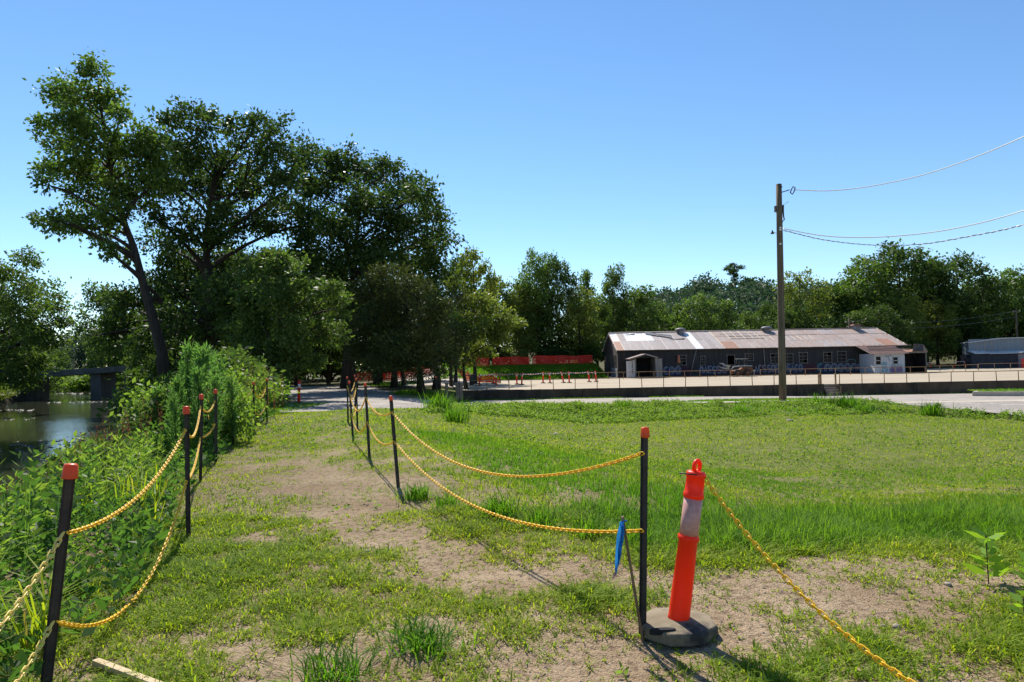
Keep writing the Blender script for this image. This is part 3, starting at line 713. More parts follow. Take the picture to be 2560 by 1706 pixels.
# white annex and dark open bay at the barn's right
ax0, ax1, ay = pxX(2186, 77.6), pxX(2262, 77.6), 77.6
an = empty('annex', (ax0, ay, PZ), label='small white graffitied annex with rusty roof at the barn front', cat='annex')
W = ax1 - ax0; Hh = 2.25
ah = [(-.0 + .12, .75, 1.0, 1.95), (pxX(2232, ay) - ax0, pxX(2245, ay) - ax0, 1.05, 1.85)]
wall_cells(0, W, -.02, Hh, ah, 0, .12).obj('front_wall', M['white_siding'], an)
for x0, x1 in ((0, .12), (W - .12, W)): MB().box2((x0, .121, -.02), (x1, 3.35, Hh)).obj('side_wall', M['white_siding'], an)
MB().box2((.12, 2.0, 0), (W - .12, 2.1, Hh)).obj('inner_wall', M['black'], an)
for (x0, x1, z0, z1) in ah:
    f = MB()
    for a in (x0, x1): f.box((a, -.02, (z0 + z1) / 2), (.07, .09, z1 - z0 + .07))
    for b in (z0, (z0 + z1) / 2, z1): f.box(((x0 + x1) / 2, -.025, b), (x1 - x0 + .07, .08, .06))
    fo = f.obj('window_frame', M['white_siding'], an)
    for b in (z0, (z0 + z1) / 2): MB().box(((x0 + x1) / 2, .05, b + (z1 - z0) / 4), (x1 - x0, .006, (z1 - z0) / 2 - .06)).obj('pane', M['glass_dark'], fo)
for i in range(8):
    w = (W + .9) / 8; o = link('roof_sheet', sheet_mesh(w + .04, 3.9, M['roof_maroon'], 4) if i == 0 else rs_, an, (-.6 + i * w, -.5, Hh - .02 + .006 * (i % 2)), (R(16.5), 0, 0)); rs_ = o.data
MB().tube([(-.2, .9, Hh + .5), (W + 1.2, .9, Hh + .56)], .05, 5).obj('roof_batten', M['frame'], an)
MB().tube([(.2, 2.0, Hh + .86), (W + 2.0, 2.0, Hh + .95)], .06, 5).obj('roof_batten', M['frame'], an)
gA = MB()
x = pxX(2204, ay) - ax0
gA.box2((x - .05, -.012, .95), (x + .6, -.008, 1.3)); 
for i, ch in enumerate('25'):
    for q in glyph(ch, x + .1 + i * .38, .5, .26, .55): stroke(gA, q, .12, -.012)
gA.obj('graffiti', M['p_cyan'], an)
gB = MB(); gC = MB(); gD = MB(); x = pxX(2226, ay) - ax0
for i in range(4): blob(gB, x + .15 + i * .33, .42, .26, .38, -.009 - .001 * i, 40 + i)
for i, ch in enumerate('SEIN'):
    for q in glyph(ch, x + .12 + i * .34, .42, .22, .46): stroke(gC, q, .09, -.018)
    stroke(gD, [(x + .02 + i * .34, .72), (x + .14 + i * .34, 1.02), (x + .27 + i * .34, .72)], .08, -.02)
gBo = gB.obj('graffiti', M['p_pink'], an); gC.obj('lettering', M['p_violet'], gBo); gD.obj('crown_strokes', M['p_white'], gBo)
gE = MB(); x = pxX(2212, ay) - ax0
stroke(gE, [(x, 2.0), (x + .35, 1.95), (x + .75, 2.05)], .1, -.012); stroke(gE, [(x + .35, 1.95), (x + .6, 1.35)], .08, -.014); gE.obj('paint_scrawl', M['p_blue'], an)
by0 = 77.9
bx0, bx1 = ax1 + .05, pxX(2316, by0)
bay = empty('open_bay', (bx0, by0, PZ), label='black open bay with a collapsed tin roof right of the white annex', cat='shed')
W = bx1 - bx0
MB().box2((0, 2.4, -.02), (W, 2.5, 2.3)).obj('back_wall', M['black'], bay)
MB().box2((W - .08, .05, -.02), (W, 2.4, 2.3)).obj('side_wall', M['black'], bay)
MB().box((W - .03, 0, 1.15), (.09, .09, 2.3)).obj('post', M['frame'], bay)
MB().box((W / 2, 0, 2.32), (W + .2, .12, .12)).obj('lintel', M['frame'], bay)
q = MB(); q.add([(-.1, -.1, 2.42), (W + .1, -.2, 2.42), (W + .1, 2.7, 2.7), (-.1, 2.7, 2.9)], [(0, 1, 2, 3)]); o = q.obj('roof_sheet', M['roof_orange'], bay); q = o.modifiers.new('s', 'SOLIDIFY'); q.thickness = .04
q = MB(); q.add([(W * .35, -.2, 2.45), (W + .1, -.15, 2.45), (W + .25, .9, 3.25), (W * .62, .5, 3.35), (W * .8, 1.5, 3.2)], [(0, 1, 2, 3), (3, 2, 4)]); o = q.obj('bent_sheet', M['gable'], bay); q = o.modifiers.new('s', 'SOLIDIFY'); q.thickness = .04

# orange barrel at the barn window
ob = MB().lathe([(.2, 0), (.2, .3), (.17, .32), (.17, .6), (.14, .62), (.14, .85), (.1, .9)], 14).obj('traffic_barrel', surf('faded_orange', (.5, .12, .05), (.42, .2, .12), 4, .7)); ob.location = (pxX(1697, 80.7), 80.75, PZ + 1.62); ob.parent = None
tag(ob, 'small faded orange drum propped at the barn window', 'drum')
sh = MB().box((0, 0, 0), (.6, .34, .04)).obj('window_shelf', M['frame'], barn); sh.location = (ob.location.x - BX0, -.2, 1.6)

# ------------------------------------------------------------------ blue-grey metal shed at the far right
M['blue_metal'] = surf('blue_grey_metal', (.17, .20, .23), (.24, .27, .295), 2.4, .6, .2, pos='World', stretch=(4, 4, .3), c3=(.30, .24, .21), c3amt=(.55, .65), c3scale=.6)
M['grey_metal'] = surf('grey_metal_wall', (.20, .20, .21), (.26, .26, .27), 1.5, .7, pos='World')
sx0, sy = pxX(2421, 98), 98.0
shd = empty('metal_shed', (sx0, sy, PZ), (0, 0, R(-16)), label='blue-grey metal shed with a rusty lower canopy at the far right', cat='shed')
Z = lambda py: pzZ(2480, py, sy) - PZ
MB().box2((-.4, -2.5, -.1), (5.2, 2, Z(886))).obj('lower_wall', surf('slate_wall', (.03, .032, .042), (.045, .047, .058), 2, .8, pos='World'), shd)
MB().box2((5.2, -2.45, -.1), (26, 2, Z(886))).obj('lower_wall', M['grey_metal'], shd)
MB().box2((.1, 0, Z(886)), (26, 2.6, Z(858))).obj('clerestory_wall', M['blue_metal'], shd)
MB().add([(0, -.3, Z(857)), (4, -.3, Z(848)), (26, -.3, Z(846)), (26, 2.8, Z(846)), (4, 2.8, Z(848)), (0, 2.8, Z(857)), (0, -.3, Z(855)), (4, -.3, Z(846)), (26, -.3, Z(844)), (26, 2.8, Z(844)), (4, 2.8, Z(846)), (0, 2.8, Z(855))],
         [(0, 1, 4, 5), (1, 2, 3, 4), (6, 11, 10, 7), (7, 10, 9, 8), (0, 6, 7, 1), (1, 7, 8, 2), (5, 11, 6, 0)]).obj('roof', surf('pale_trim', (.5, .5, .5), (.62, .61, .6), 3, .6, pos='World'), shd)
MB().box2((.1, .02, Z(859)), (26, .05, Z(848))).obj('fascia', M['blue_metal'], shd)
for i in range(14):
    z0 = Z(881) + rng.uniform(-.06, .06)
    o = MB().box((i * 1.9 + .9, -1.3, z0), (1.95, 3.0, .07), rot=(R(7) + rng.uniform(-.03, .03), rng.uniform(-.05, .05), 0)).obj('canopy_sheet', M['roof_orange'] if i > 3 and rng.random() < .75 else bpy.data.materials['pale_trim'], shd)
# ------------------------------------------------------------------ rusty skid loader in front of the barn
M['loader'] = surf('rusty_orange_paint', (.24, .085, .025), (.15, .065, .03), 3, .75, .3, c3=(.10, .06, .045), c3amt=(.5, .6), c3scale=3)
M['tyre'] = surf('tyre_rubber', (.02, .02, .02), (.06, .05, .045), 5, .9, .4)
M['steel'] = surf('worn_steel', (.32, .31, .30), (.48, .47, .45), 5, .5)
M['dsteel'] = surf('dark_steel', (.03, .03, .033), (.07, .065, .06), 5, .7)
ld = empty('skid_loader', (pxX(1853, 76.3), 76.6, PZ), label='rusty orange skid loader parked before the barn wall', cat='loader')
bevel(MB().prism([(-1.05, .3), (1.05, .3), (1.25, .55), (1.2, .95), (.3, 1.05), (-.35, .75), (-1.1, .62)], -.5, .5, M=Matrix.Rotation(R(90), 3, 'X')).obj('body', M['loader'], ld), .04)
for x in (-.55, .55):
    for y in (-.62, .62):
        w = MB().lathe([(.2, -.13), (.36, -.13), (.4, -.07), (.4, .07), (.36, .13), (.2, .13)], 20, M=Matrix.Rotation(R(90), 3, 'X'), off=(x, y, .39)).obj('wheel', M['tyre'], ld)
        MB().lathe([(.06, -.14), (.21, -.14), (.21, .14), (.06, .14)], 14, M=Matrix.Rotation(R(90), 3, 'X'), off=(x, y * 1.02, .39)).obj('rim', M['loader'], w)
cg = MB()
for x in (-.35, .6):
    for y in (-.42, .42): cg.tube([(x, y, .8), (x + (.1 if x < 0 else 0), y, 1.9)], .035, 6)
for y in (-.42, .42): cg.tube([(-.25, y, 1.9), (.6, y, 1.9)], .035, 6)
for k in range(6): cg.tube([(-.2 + k * .15, -.43, .95), (-.2 + k * .15, -.43, 1.85)], .012, 4)
cage = cg.obj('cage', M['dsteel'], ld)
MB().box((.15, 0, 1.96), (1.15, .95, .05)).obj('canopy', M['steel'], cage)
MB().box((.35, 0, 1.0), (.45, .5, .12)).box((.55, 0, 1.25), (.1, .5, .5)).obj('seat', M['dsteel'], ld)
for y in (-.6, .6):
    MB().tube([(1.1, y, 1.15), (.2, y, 1.2), (-.9, y, 1.1), (-1.3, y, .8)], .06, 6).obj('lift_arm', M['steel'] if y < 0 else M['dsteel'], ld)
    MB().tube([(.9, y, .7), (-.3, y * .95, 1.1)], .035, 6).obj('hydraulic_cylinder', M['dsteel'], ld)
fk = MB().box((-1.35, 0, 1.05), (.07, 1.2, .5), rot=(0, .3, 0)).obj('fork_carriage', M['dsteel'], ld)
for y in (-.4, .4):
    MB().box((-1.75, y, 1.3), (.95, .1, .05), rot=(0, R(28), 0)).obj('fork_tine', M['steel'], fk)
    MB().box((-1.75, y, .92), (.75, .1, .05), rot=(0, R(16), 0)).obj('fork_tine', M['steel'], fk)
MB().box((1.35, -.3, .62), (.3, .3, .12)).tube([(1.42, -.3, .6), (1.38, -.3, .05)], .03, 6).obj('tow_jack', M['steel'], ld)

# ------------------------------------------------------------------ orange bollards, near one and the far ones
M['orange'] = plastic('fluorescent_orange', (.95, .05, .010), (1.0, .10, .02), .38)
M['orange_far'] = plastic('orange_plastic', (.85, .04, .012), (.9, .06, .015), .35, .5)
M['reflect'] = surf('pink_reflective_band', (.48, .24, .21), (.56, .31, .27), 40, .35, 0, detail=2)
M['rubber'] = surf('dusty_black_rubber', (.17, .135, .085), (.27, .22, .145), 5, .9, .4, c3=(.045, .04, .035), c3amt=(.5, .62), c3scale=3)
M['zip'] = surf('black_zip', (.012, .012, .012), (.03, .03, .03), 5, .5)
def octa(r, ph=22.5, sx=1.0): return [(r * math.cos(R(ph + 45 * i)) * sx, r * math.sin(R(ph + 45 * i))) for i in range(8)]
def bollard_base(mb, r=.235, h=.075):
    n = 8; rings = [(r, 0), (r, h * .72), (r * .955, h * .9), (.085, h + .008)]
    vs = []
    for rr, z in rings: vs += [(x, y, z) for x, y in octa(rr)]
    mb.add(vs, [tuple(range(8))[::-1]] + [(i * 8 + k, i * 8 + (k + 1) % 8, (i + 1) * 8 + (k + 1) % 8, (i + 1) * 8 + k) for i in range(3) for k in range(8)] + [tuple(range(24, 32))])
BP = at(1693, 1578, 4.08); BP.z = zf(BP.x, BP.y)
nb_ = empty('bollard', (BP.x, BP.y, BP.z + .005), label='big orange plastic bollard on a black rubber base, nearest the camera', cat='bollard')
b0 = MB(); bollard_base(b0); base = bevel(b0.obj('base', M['rubber'], nb_), .005, 2)
slot = MB()
for k in range(12): pass
slot.prism([(.055 * math.cos(R(a)) + (.02 if math.cos(R(a)) > 0 else -.02), .018 * math.sin(R(a))) for a in range(0, 360, 30)], .05, .0805, off=(-.12, -.16, 0)); so = slot.obj('handle_slot', M['black'], base)  # black plug; the slot's inner shade is painted by its colour
TILT = Matrix.Rotation(R(8.4), 3, 'Y') @ Matrix.Diagonal((1, 1, .92))
tube_prof = [(.066, .07), (.062, .10), (.060, .30), (.055, .585), (.0625, .59), (.0625, .615), (.054, .62), (.0535, .855), (.054, .86), (.0605, .865), (.0605, .89), (.055, .895), (.054, .99), (.0575, .995), (.0575, 1.02), (.050, 1.03), (.02, 1.036)]
MB().lathe(tube_prof, 36, M=TILT).obj('tube', M['orange'], nb_)
MB().lathe([(.0552, .623), (.0553, .70), (.0547, .857)], 36, M=TILT).obj('reflective_band', M['reflect'], nb_)
hd = MB(); hp = [TILT @ Vector((0, .038 * math.cos(R(a)) * .85, 1.058 + .040 * math.sin(R(a)))) for a in range(-120, 241, 20)]
hp = [TILT @ Vector((.030 * math.cos(R(a)) * .75, .030 * math.cos(R(a)) * .66, 1.062 + .038 * math.sin(R(a)))) for a in range(0, 360, 24)]
hd.tube(hp, .013, 8, closed=True); hd.obj('handle_loop', M['orange'], nb_)
zt_ = MB(); zp = [TILT @ Vector((-.052 * math.cos(R(a)) - .02, -.02 + .05 * math.sin(R(a)), 1.02)) for a in range(-90, 91, 30)]
zt_.tube([TILT @ Vector(q) for q in ((.02, -.03, 1.022), (-.02, -.06, 1.016), (-.06, -.05, 1.014), (-.115, -.045, 1.012))], .004, 5); zt_.obj('cable_tie', M['zip'], nb_)

far_me_tube = MB().lathe([(.075, .06), (.07, .3), (.062, .68), (.07, .69), (.07, .72), (.06, .73), (.06, .9), (.068, .91), (.068, .93), (.06, .94), (.06, 1.02), (.03, 1.04)], 12).tube([(0.03, 0, 1.04), (.02, 0, 1.1), (-.02, 0, 1.1), (-.03, 0, 1.04)], .015, 5).mesh('tube', M['orange_far'])
mbf = MB(); bollard_base(mbf, .25, .08); far_me_base = mbf.mesh('base', M['rubber'])
far_me_band = MB().lathe([(.063, .735), (.062, .9)], 12).mesh('reflective_band', surf('white_band', (.72, .6, .58), (.8, .7, .68), 8, .5))
def far_bollard(px, Y, label, lean=(0, 0), z=None, hs=1.0):
    p = at(px, 900, Y); zz = PZ if z is None else z
    r = empty('bollard', (p.x, Y, zz), label=label, cat='bollard', group='orange plastic bollards')
    link('base', far_me_base, r); t = (R(lean[1]), R(lean[0]), 0)
    link('tube', far_me_tube, r, rot=t, scale=(1, 1, hs)); link('reflective_band', far_me_band, r, rot=t, scale=(1, 1, hs))
    return r
fb = [(1197, 62, 1), (1232, 66, 7), (1239, 60.5, 2), (1291.5, 63.5, -3), (1303, 62, 4), (1356.5, 65.5, 1), (1374, 65, -2), (1408, 65.5, -11), (1422, 65, -1), (1472, 66.5, -5), (1489, 66.5, -3)]
ordn = ['first', 'second', 'third', 'fourth', 'fifth', 'sixth', 'seventh', 'eighth', 'ninth', 'tenth', 'eleventh']
fbo = []
for i, (px, Y, ln) in enumerate(fb):
    lab = f'small orange bollard on the slab, {ordn[i]} from the left in the taped row'
    if i == 7: lab = 'strongly leaning orange bollard in the taped row on the slab'
    if i == 10: lab = 'orange bollard at the barn end of the taped row on the slab'
    fbo.append(far_bollard(px, Y, lab, (ln, 0)))
rb = [(2326, 97, 'orange bollard just right of the dark open bay'), (2386, 97, 'left bollard of the far taped pair by the metal shed'), (2412, 97, 'right bollard of the far taped pair by the metal shed')]
rbo = [far_bollard(px, Y, lb, (0, 0)) for px, Y, lb in rb]
dr_b = at(746, 1006, 33); drb = far_bollard(746, 33, 'tall orange bollard standing alone at the shaded drive entrance', (1.5, 0), zf(dr_b.x, 33) + .03, 1.05)
# barrier tape, striped
def tape_material():
    m, nt, b = mat_new('red_white_tape')
    w = nd(nt, 'ShaderNodeTexWave'); w.inputs['Scale'].default_value = 1.3; w.bands_direction = 'X'; nt.links.new(geo_pos(nt), w.inputs[0])
    nt.links.new(ramp(nt, w.outputs['Fac'], [(.45, (.75, .70, .66)), (.55, (.5, .12, .09))]), b.inputs['Base Color']); b.inputs['Roughness'].default_value = .5
    return m
M['tape'] = tape_material()
def tape(a, b, label, sag=.06):
    A, B = Vector(a), Vector(b); mb = MB(); n = 10; L = []
    for i in range(n + 1):
        t = i / n; p = A.lerp(B, t); p.z -= 4 * sag * t * (1 - t); L.append(p)
    tw = [Vector((0, math.sin(i * 1.1) * .03, .045 + .015 * math.cos(i * 1.7))) for i in range(n + 1)]
    mb.add([p + w for p, w in zip(L, tw)] + [p - w for p, w in zip(L, tw)], [(i, i + 1, n + 2 + i, n + 1 + i) for i in range(n)])
    o = mb.obj('barrier_tape', M['tape']); o.modifiers.new('s', 'SOLIDIFY').thickness = .003
    tag(o, label, 'tape', 'lengths of barrier tape between the bollards')
order = [0, 1, 3, 4, 5, 6, 7, 8, 9, 10]
for k, (i, j) in enumerate(zip(order[:-1], order[1:])):
    a, b = fbo[i].location, fbo[j].location
    tape(a + Vector((.0 + R(fb[i][2]) * .97, -.07, .97)), b + Vector((R(fb[j][2]) * .97, -.07, .97)), f'striped barrier tape, {ordn[k]} length from the left along the bollard row')
tape(rbo[1].location + Vector((0, -.07, .97)), rbo[2].location + Vector((0, -.07, .97)), 'short striped tape between the far bollard pair by the metal shed', .02)
tape(rbo[0].location + Vector((-2.2, -2.5, .9)), rbo[0].location + Vector((0, -.07, .97)), 'striped tape from the open bay corner to its bollard', .05)

# ------------------------------------------------------------------ orange safety netting
M['net'] = surf('orange_net', (.72, .03, .014), (.60, .03, .016), 1.5, .6, pos='World')
def netting(label, pts, h, cell=.055, n_cols=None, droop=.12, seed=1):
    rr = random.Random(seed); pts = [Vector(p) for p in pts]
    root = empty('safety_net', pts[0], label=label, cat='netting', group='runs of orange safety netting')
    o = pts[0]; V = []; Fq = []
    L = sum((b - a).length for a, b in zip(pts[:-1], pts[1:])); nc = int(L / cell); nr = int(h / cell)
    cum = [0]
    for a, b in zip(pts[:-1], pts[1:]): cum.append(cum[-1] + (b - a).length)
    ph = rr.uniform(0, 6)
    for i in range(nc + 1):
        s = L * i / nc; k = max(j for j in range(len(pts) - 1) if cum[j] <= s + 1e-6); t = (s - cum[k]) / (cum[k + 1] - cum[k]); p = pts[k].lerp(pts[k + 1], t) - o
        sagt = droop * (math.sin(s * 2.1 + ph) * .5 + math.sin(s * .83) * .5) * .6
        for j in range(nr + 1):
            f = j / nr; V.append((p.x + .03 * math.sin(s * 5 + f * 4), p.y + .06 * math.sin(s * 3 + ph + f * 3), p.z + f * (h + sagt)))
    for i in range(nc):
        for j in range(nr):
            if (i % 3 == 1 and j % 4 in (1, 2)): continue
            a = i * (nr + 1) + j; Fq.append((a, a + nr + 1, a + nr + 2, a + 1))
    link('net', np_mesh('net', np.array(V), np.array(Fq), M['net']), root)
    for k, p in enumerate(pts):
        MB().tube([p - o + Vector((0, .05, -.1)), p - o + Vector((0, .05, h + .1))], .025, 5).obj('stake', M['dsteel'], root)
def gp(x, y, up=0): return (x, y, zf(x, y) + up)
netting('orange net fence on the grass bank, from the tree to the barn end', [gp(x, 88.5) for x in (2.6, 5.2, 7.8, 10.4)], 1.2, seed=2)
netting('shaded orange net fence on the bank between two tree shadows', [gp(x, 88.5) for x in (-2.6, -.2, 2.2)], 1.15, seed=4)
netting('orange net fence at the left end of the grass bank behind the thin trunk', [gp(x, 87.5) for x in (-7.8, -5.4, -3.0)], 1.2, seed=6)
netting('sagging orange net running down the slope beside the pale lot', [gp(-7.6, 87), gp(-5.6, 80), gp(-3.4, 72), gp(-1.2, 68)], .85, seed=8, droop=.5)
netting('orange net hanging in deep shade behind the big trunks', [gp(-19, 79), gp(-14, 81), gp(-9.5, 84)], 1.0, seed=9)
netting('orange net fence before the metal shed at the right edge', [(75 - 6.5, 92, PZ), (75 - 3, 92, PZ), (75 - 1, 92, PZ)], 1.2, seed=13)

# ------------------------------------------------------------------ timber posts, low rail, small posts by the lot
M['timber'] = surf('grey_brown_timber', (.20, .14, .10), (.31, .235, .175), 5, .9, .4, stretch=(3, 3, .3))
for px, py, Y, h, w, lb in ((1117, 1003, 47.5, 1.15, .2, 'weathered timber post on the grass left of the wall end'), (1152, 1004, 47.8, 1.32, .22, 'taller weathered timber post before the wall end'), (1143, 985, 50.4, 1.3, .24, 'grey timber post tight against the wall end')):
    p = at(px, py, Y); o = bevel(MB().box((0, 0, h / 2 - .1), (w, w, h + .2), taper=.94).obj('timber_post', M['timber'], None, (p.x, Y, zf(p.x, Y)), (0, R(rng.uniform(-2, 2)), .3)), .015); tag(o, lb, 'post')
lr = empty('low_rail', (at(1102, 960, 56).x, 56, zf(at(1102, 960, 56).x, 56)), label='low dark rail on thin legs beside the lot in tree shade', cat='rail')
MB().tube([(0, 0, .72), (2.2, 4, .95), (2.6, 5.2, .98)], .035, 6).obj('rail', M['dsteel'], lr)
for t in (0, .5, 1): MB().tube([(2.6 * t, 5.2 * t, -.05), (2.6 * t, 5.2 * t, .75 + .2 * t)], .03, 6).obj('leg', M['dsteel'], lr)
for i, px in enumerate((1127, 1131, 1135, 1140, 1175, 1178, 1181, 1184)):
    Y = 63 + (i % 4) * .6; p = at(px, 950, Y); z = zf(p.x, Y) + .04 if px < 1160 else PZ
    o = MB().tube([(0, 0, -.03), (0, 0, .92)], .06, 8).obj('dark_post', M['dsteel'], None, (p.x, Y, z))
    tag(o, f'slim dark post, {ordn[i % 4]} of the {"left" if i < 4 else "right"} group of four by the lot', 'post', 'two rows of dark posts by the lot')

# ------------------------------------------------------------------ utility pole with wires
M['pole'] = surf('pole_wood', (.115, .085, .055), (.175, .135, .09), 3, .9, .5, stretch=(4, 4, .15), c3=(.07, .05, .035), c3amt=(.5, .6), c3scale=5)
M['wire'] = surf('glint_wire', (.85, .84, .80), (.9, .88, .85), 3, .3, spec=.6)  # near-white colour stands in for sun glint along the wires
M['wire_dark'] = surf('black_wire', (.12, .12, .12), (.18, .18, .18), 3, .5)
PP = at(1957, 999, 40.0); pz = zf(PP.x, 40.0)
up = empty('utility_pole', (PP.x, 40, pz), label='tall wooden utility pole beside the pavement', cat='utility pole')
ptop = at(1947, 461, 40.0) - Vector((PP.x, 40, pz))
MB().tube([(0, 0, -.3)] + [ptop * t for t in (.2, .4, .6, .8, 1)], [.215, .205, .195, .185, .175, .165], 14).obj('pole', M['pole'], up)
def pp(px, py, dy=-.05): return at(px, py, 40 + dy) - Vector((PP.x, 40, pz))
MB().tube([pp(1948, 465), pp(1954, 470)], .09, 8).obj('top_bracket', M['dsteel'], up)
MB().tube([pp(1951, 482), pp(1974, 475)], .03, 6).obj('bracket_arm', M['dsteel'], up)
lp = [pp(*q) for q in ((1983, 467), (1988, 470), (1985, 480), (1981, 486), (1976, 482), (1979, 473))]
MB().tube(lp, .035, 6, closed=True).obj('insulator_loop', M['dsteel'], up)
MB().tube([pp(1958, 513), pp(1958, 528), pp(1959, 541), pp(1961, 550), pp(1957, 553), pp(1954, 562)], [.05, .05, .04, .035, .03, .03], 6).obj('cutout', M['dsteel'], up)
MB().tube([pp(1958, 513), pp(1972, 504)], .012, 5).obj('lead_wire', M['wire_dark'], up)
MB().tube([pp(1941, 584), pp(1933, 580), pp(1930, 579)], .025, 6).obj('lamp_arm', M['wire'], up)
MB().lathe([(.11, -.05), (.08, .02), (.045, .08), (.04, .16)], 12, off=pp(1931, 583)).obj('lamp_head', M['dsteel'], up)
for py in (570, 575, 610): MB().box(pp(1951, py, -.2), (.1, .1, .1)).obj('insulator', surf('white_porcelain', (.6, .6, .58), (.7, .7, .68), 4, .3) if py == 570 else bpy.data.materials['white_porcelain'], up)
MB().box(pp(1939, 523, 0), (.1, .2, .35)).obj('tag_plate', M['dsteel'], up)
def spline(pts, n=60):
    P = [Vector(p) for p in pts]; P = [P[0] * 2 - P[1]] + P + [P[-1] * 2 - P[-2]]; out = []
    segs = len(P) - 3
    for s in range(segs):
        for i in range(n // segs):
            t = i / (n // segs); a, b, c, d = P[s:s + 4]
            out.append(.5 * ((2 * b) + (c - a) * t + (2 * a - 5 * b + 4 * c - d) * t * t + (3 * b - a - 3 * c + d) * t ** 3))
    out.append(P[-2]); return out
def wire(label, pix, r, twist=False):
    n = len(pix); x0, x1 = pix[0][0], pix[-1][0]
    pts = [at(x, y, 40 - 13 * (x - x0) / (x1 - x0)) for x, y in pix]; c = spline(pts, 160); o = c[0].copy(); c = [q - o for q in c]
    if not twist:
        ob = MB().tube(c, r, 5).obj('overhead_wire', M['wire'], None, o); tag(ob, label, 'wire'); return
    root = empty('overhead_wire', o, label=label, cat='wire'); L = 0; a = []; b = []
    fine = spline(c[::4], 640)
    for i, q in enumerate(fine):
        if i: L += (fine[i] - fine[i - 1]).length
        w = L / .55 * 2 * math.pi; off = Vector((0, math.cos(w), math.sin(w))) * r * 1.1; a.append(q + off); b.append(q - off)
    MB().tube(a, r, 4).obj('bare_strand', M['wire'], root); MB().tube(b, r, 4).obj('black_strand', M['wire_dark'], root)
wire('topmost pale overhead wire leaving the pole top to the right', [(1986, 475), (2080, 477), (2200, 462), (2350, 425), (2560, 342), (2860, 190)], .03)
wire('middle pale overhead wire below the pole lamp', [(1958, 572), (2060, 590), (2170, 594), (2300, 585), (2420, 565), (2560, 527), (2860, 425)], .03)
wire('lowest twisted overhead cable running off to the right', [(1958, 576), (2060, 600), (2180, 613), (2300, 611), (2420, 592), (2560, 562), (2860, 470)], .017, True)
# far poles
for px, top, Y, lb in ((2545, 772, 104, 'far thin utility pole before the dark trees at the right edge'), (2126, 798, 96, 'far pole top showing behind the barn ridge')):
    p = at(px, 900, Y); z = zf(p.x, Y); tp = at(px, top, Y)
    r = empty('utility_pole', (p.x, Y, z), label=lb, cat='utility pole')
    MB().tube([(0, 0, -.2), (0, 0, tp.z - z)], [.16, .11], 8).obj('pole', M['pole'], r)
    MB().box((0, -.1, tp.z - z - .5), (1.3, .1, .12)).obj('cross_arm', M['pole'], r)
    for s in (-.5, .5): MB().box((s, -.1, tp.z - z - .38), (.08, .08, .14)).obj('insulator', bpy.data.materials['white_porcelain'], r)
for k, dy in enumerate((0, 14)):
    c = spline([at(2126, 803 + dy, 96), at(2300, 806 + dy, 99), at(2430, 795 + dy, 102), at(2545, 778 + dy, 104)], 40); o = c[0].copy()
    tag(MB().tube([q - o for q in c], .02, 4).obj('overhead_wire', M['wire_dark'], None, o), ('upper' if k == 0 else 'lower') + ' dark wire between the two far poles', 'wire')

# ------------------------------------------------------------------ concrete bridge over the creek
M['bridge'] = surf('weathered_bridge', (.10, .095, .09), (.17, .16, .15), 1.2, .9, .4, pos='World', stretch=(1, 1, .4))
br = empty('bridge', (-51, 85, WATER_Z), label='low dark concrete bridge crossing the creek', cat='bridge')
dk = MB()
A, B = Vector((-64, 85, .75)) - br.location, Vector((-41, 85, 1.85)) - br.location
c = (A + B) / 2; ang = -math.atan2(B.z - A.z, B.x - A.x)
bevel(MB().box(c, ((B - A).length, 4.2, .5), rot=(0, ang, 0)).obj('deck', M['bridge'], br), .03)
for y in (-2.05, 2.05): MB().box(c + Vector((0, y, .3)), ((B - A).length, .2, .28), rot=(0, ang, 0)).obj('kerb_beam', M['bridge'], br)
MB().box((.1, 0, 1.35), (1.25, 3.2, 4.3)).obj('pier', M['bridge'], br)
MB().box((.1, 0, -.35), (1.9, 3.8, .8)).obj('pier_footing', M['bridge'], br)
MB().box((-8.6, 0, 1.1), (1.2, 4.0, 3.4)).obj('abutment', M['bridge'], br)
MB().box((5.0, 0, 1.3), (2.2, 4.0, 3.8)).obj('abutment', M['bridge'], br)

# ------------------------------------------------------------------ chain fence: steel posts with orange caps, yellow chain
M['post_blk'] = surf('black_steel_post', (.018, .018, .018), (.045, .04, .036), 8, .6, .2)
M['post_brn'] = surf('rusty_steel_post', (.035, .026, .022), (.07, .05, .04), 8, .75, .3)
M['cap'] = plastic('orange_cap', (.80, .10, .016), (.9, .13, .02), .3)
M['chain'] = surf('yellow_plastic_chain', (.90, .53, .008), (.86, .47, .008), 3, .4, spec=.45)
M['chain_old'] = surf('sunbleached_chain', (.86, .60, .10), (.88, .66, .20), 3, .45, spec=.45)
def post_mesh(h, holes=True):
    mb = MB(); w, d, t = .025, .014, .004
    nh = int((h - .02) / .05)
    for sx in (-1, 1):
        mb.box((sx * (w / 2 - .006), 0, h / 2 - .15), (.012, t, h + .3))
        mb.box((sx * w / 2, d / 2, h / 2 - .15), (t, d, h + .3))
        mb.box((sx * (w / 2 + .005), d, h / 2 - .15), (.011, t, h + .3))
    for i in range(nh if holes else 0):
        mb.box((0, 0, .035 + i * .05), (.012, t * .9, .033))
    if not holes: mb.box((0, 0, h / 2), (.012, t * .9, h))
    mb.box((0, 0, -.15), (.012, t * .9, .3))
    return mb
cap_me = MB().lathe([(.034, -.035), (.0335, -.03), (.029, .03), (.024, .038), (.008, .041)], 20).mesh('cap', M['cap'])
pm_hole = post_mesh(1.18).mesh('post', M['post_blk']); pm_brn = post_mesh(1.18, False).mesh('post', M['post_brn'])
cap_sq = bevel(MB().box((0, 0, 0), (.05, .045, .066), taper=.88).obj('tmp', M['cap']), .012, 3); cap_sq_me = cap_sq.data
bpy.data.objects.remove(cap_sq)
POSTS = {}
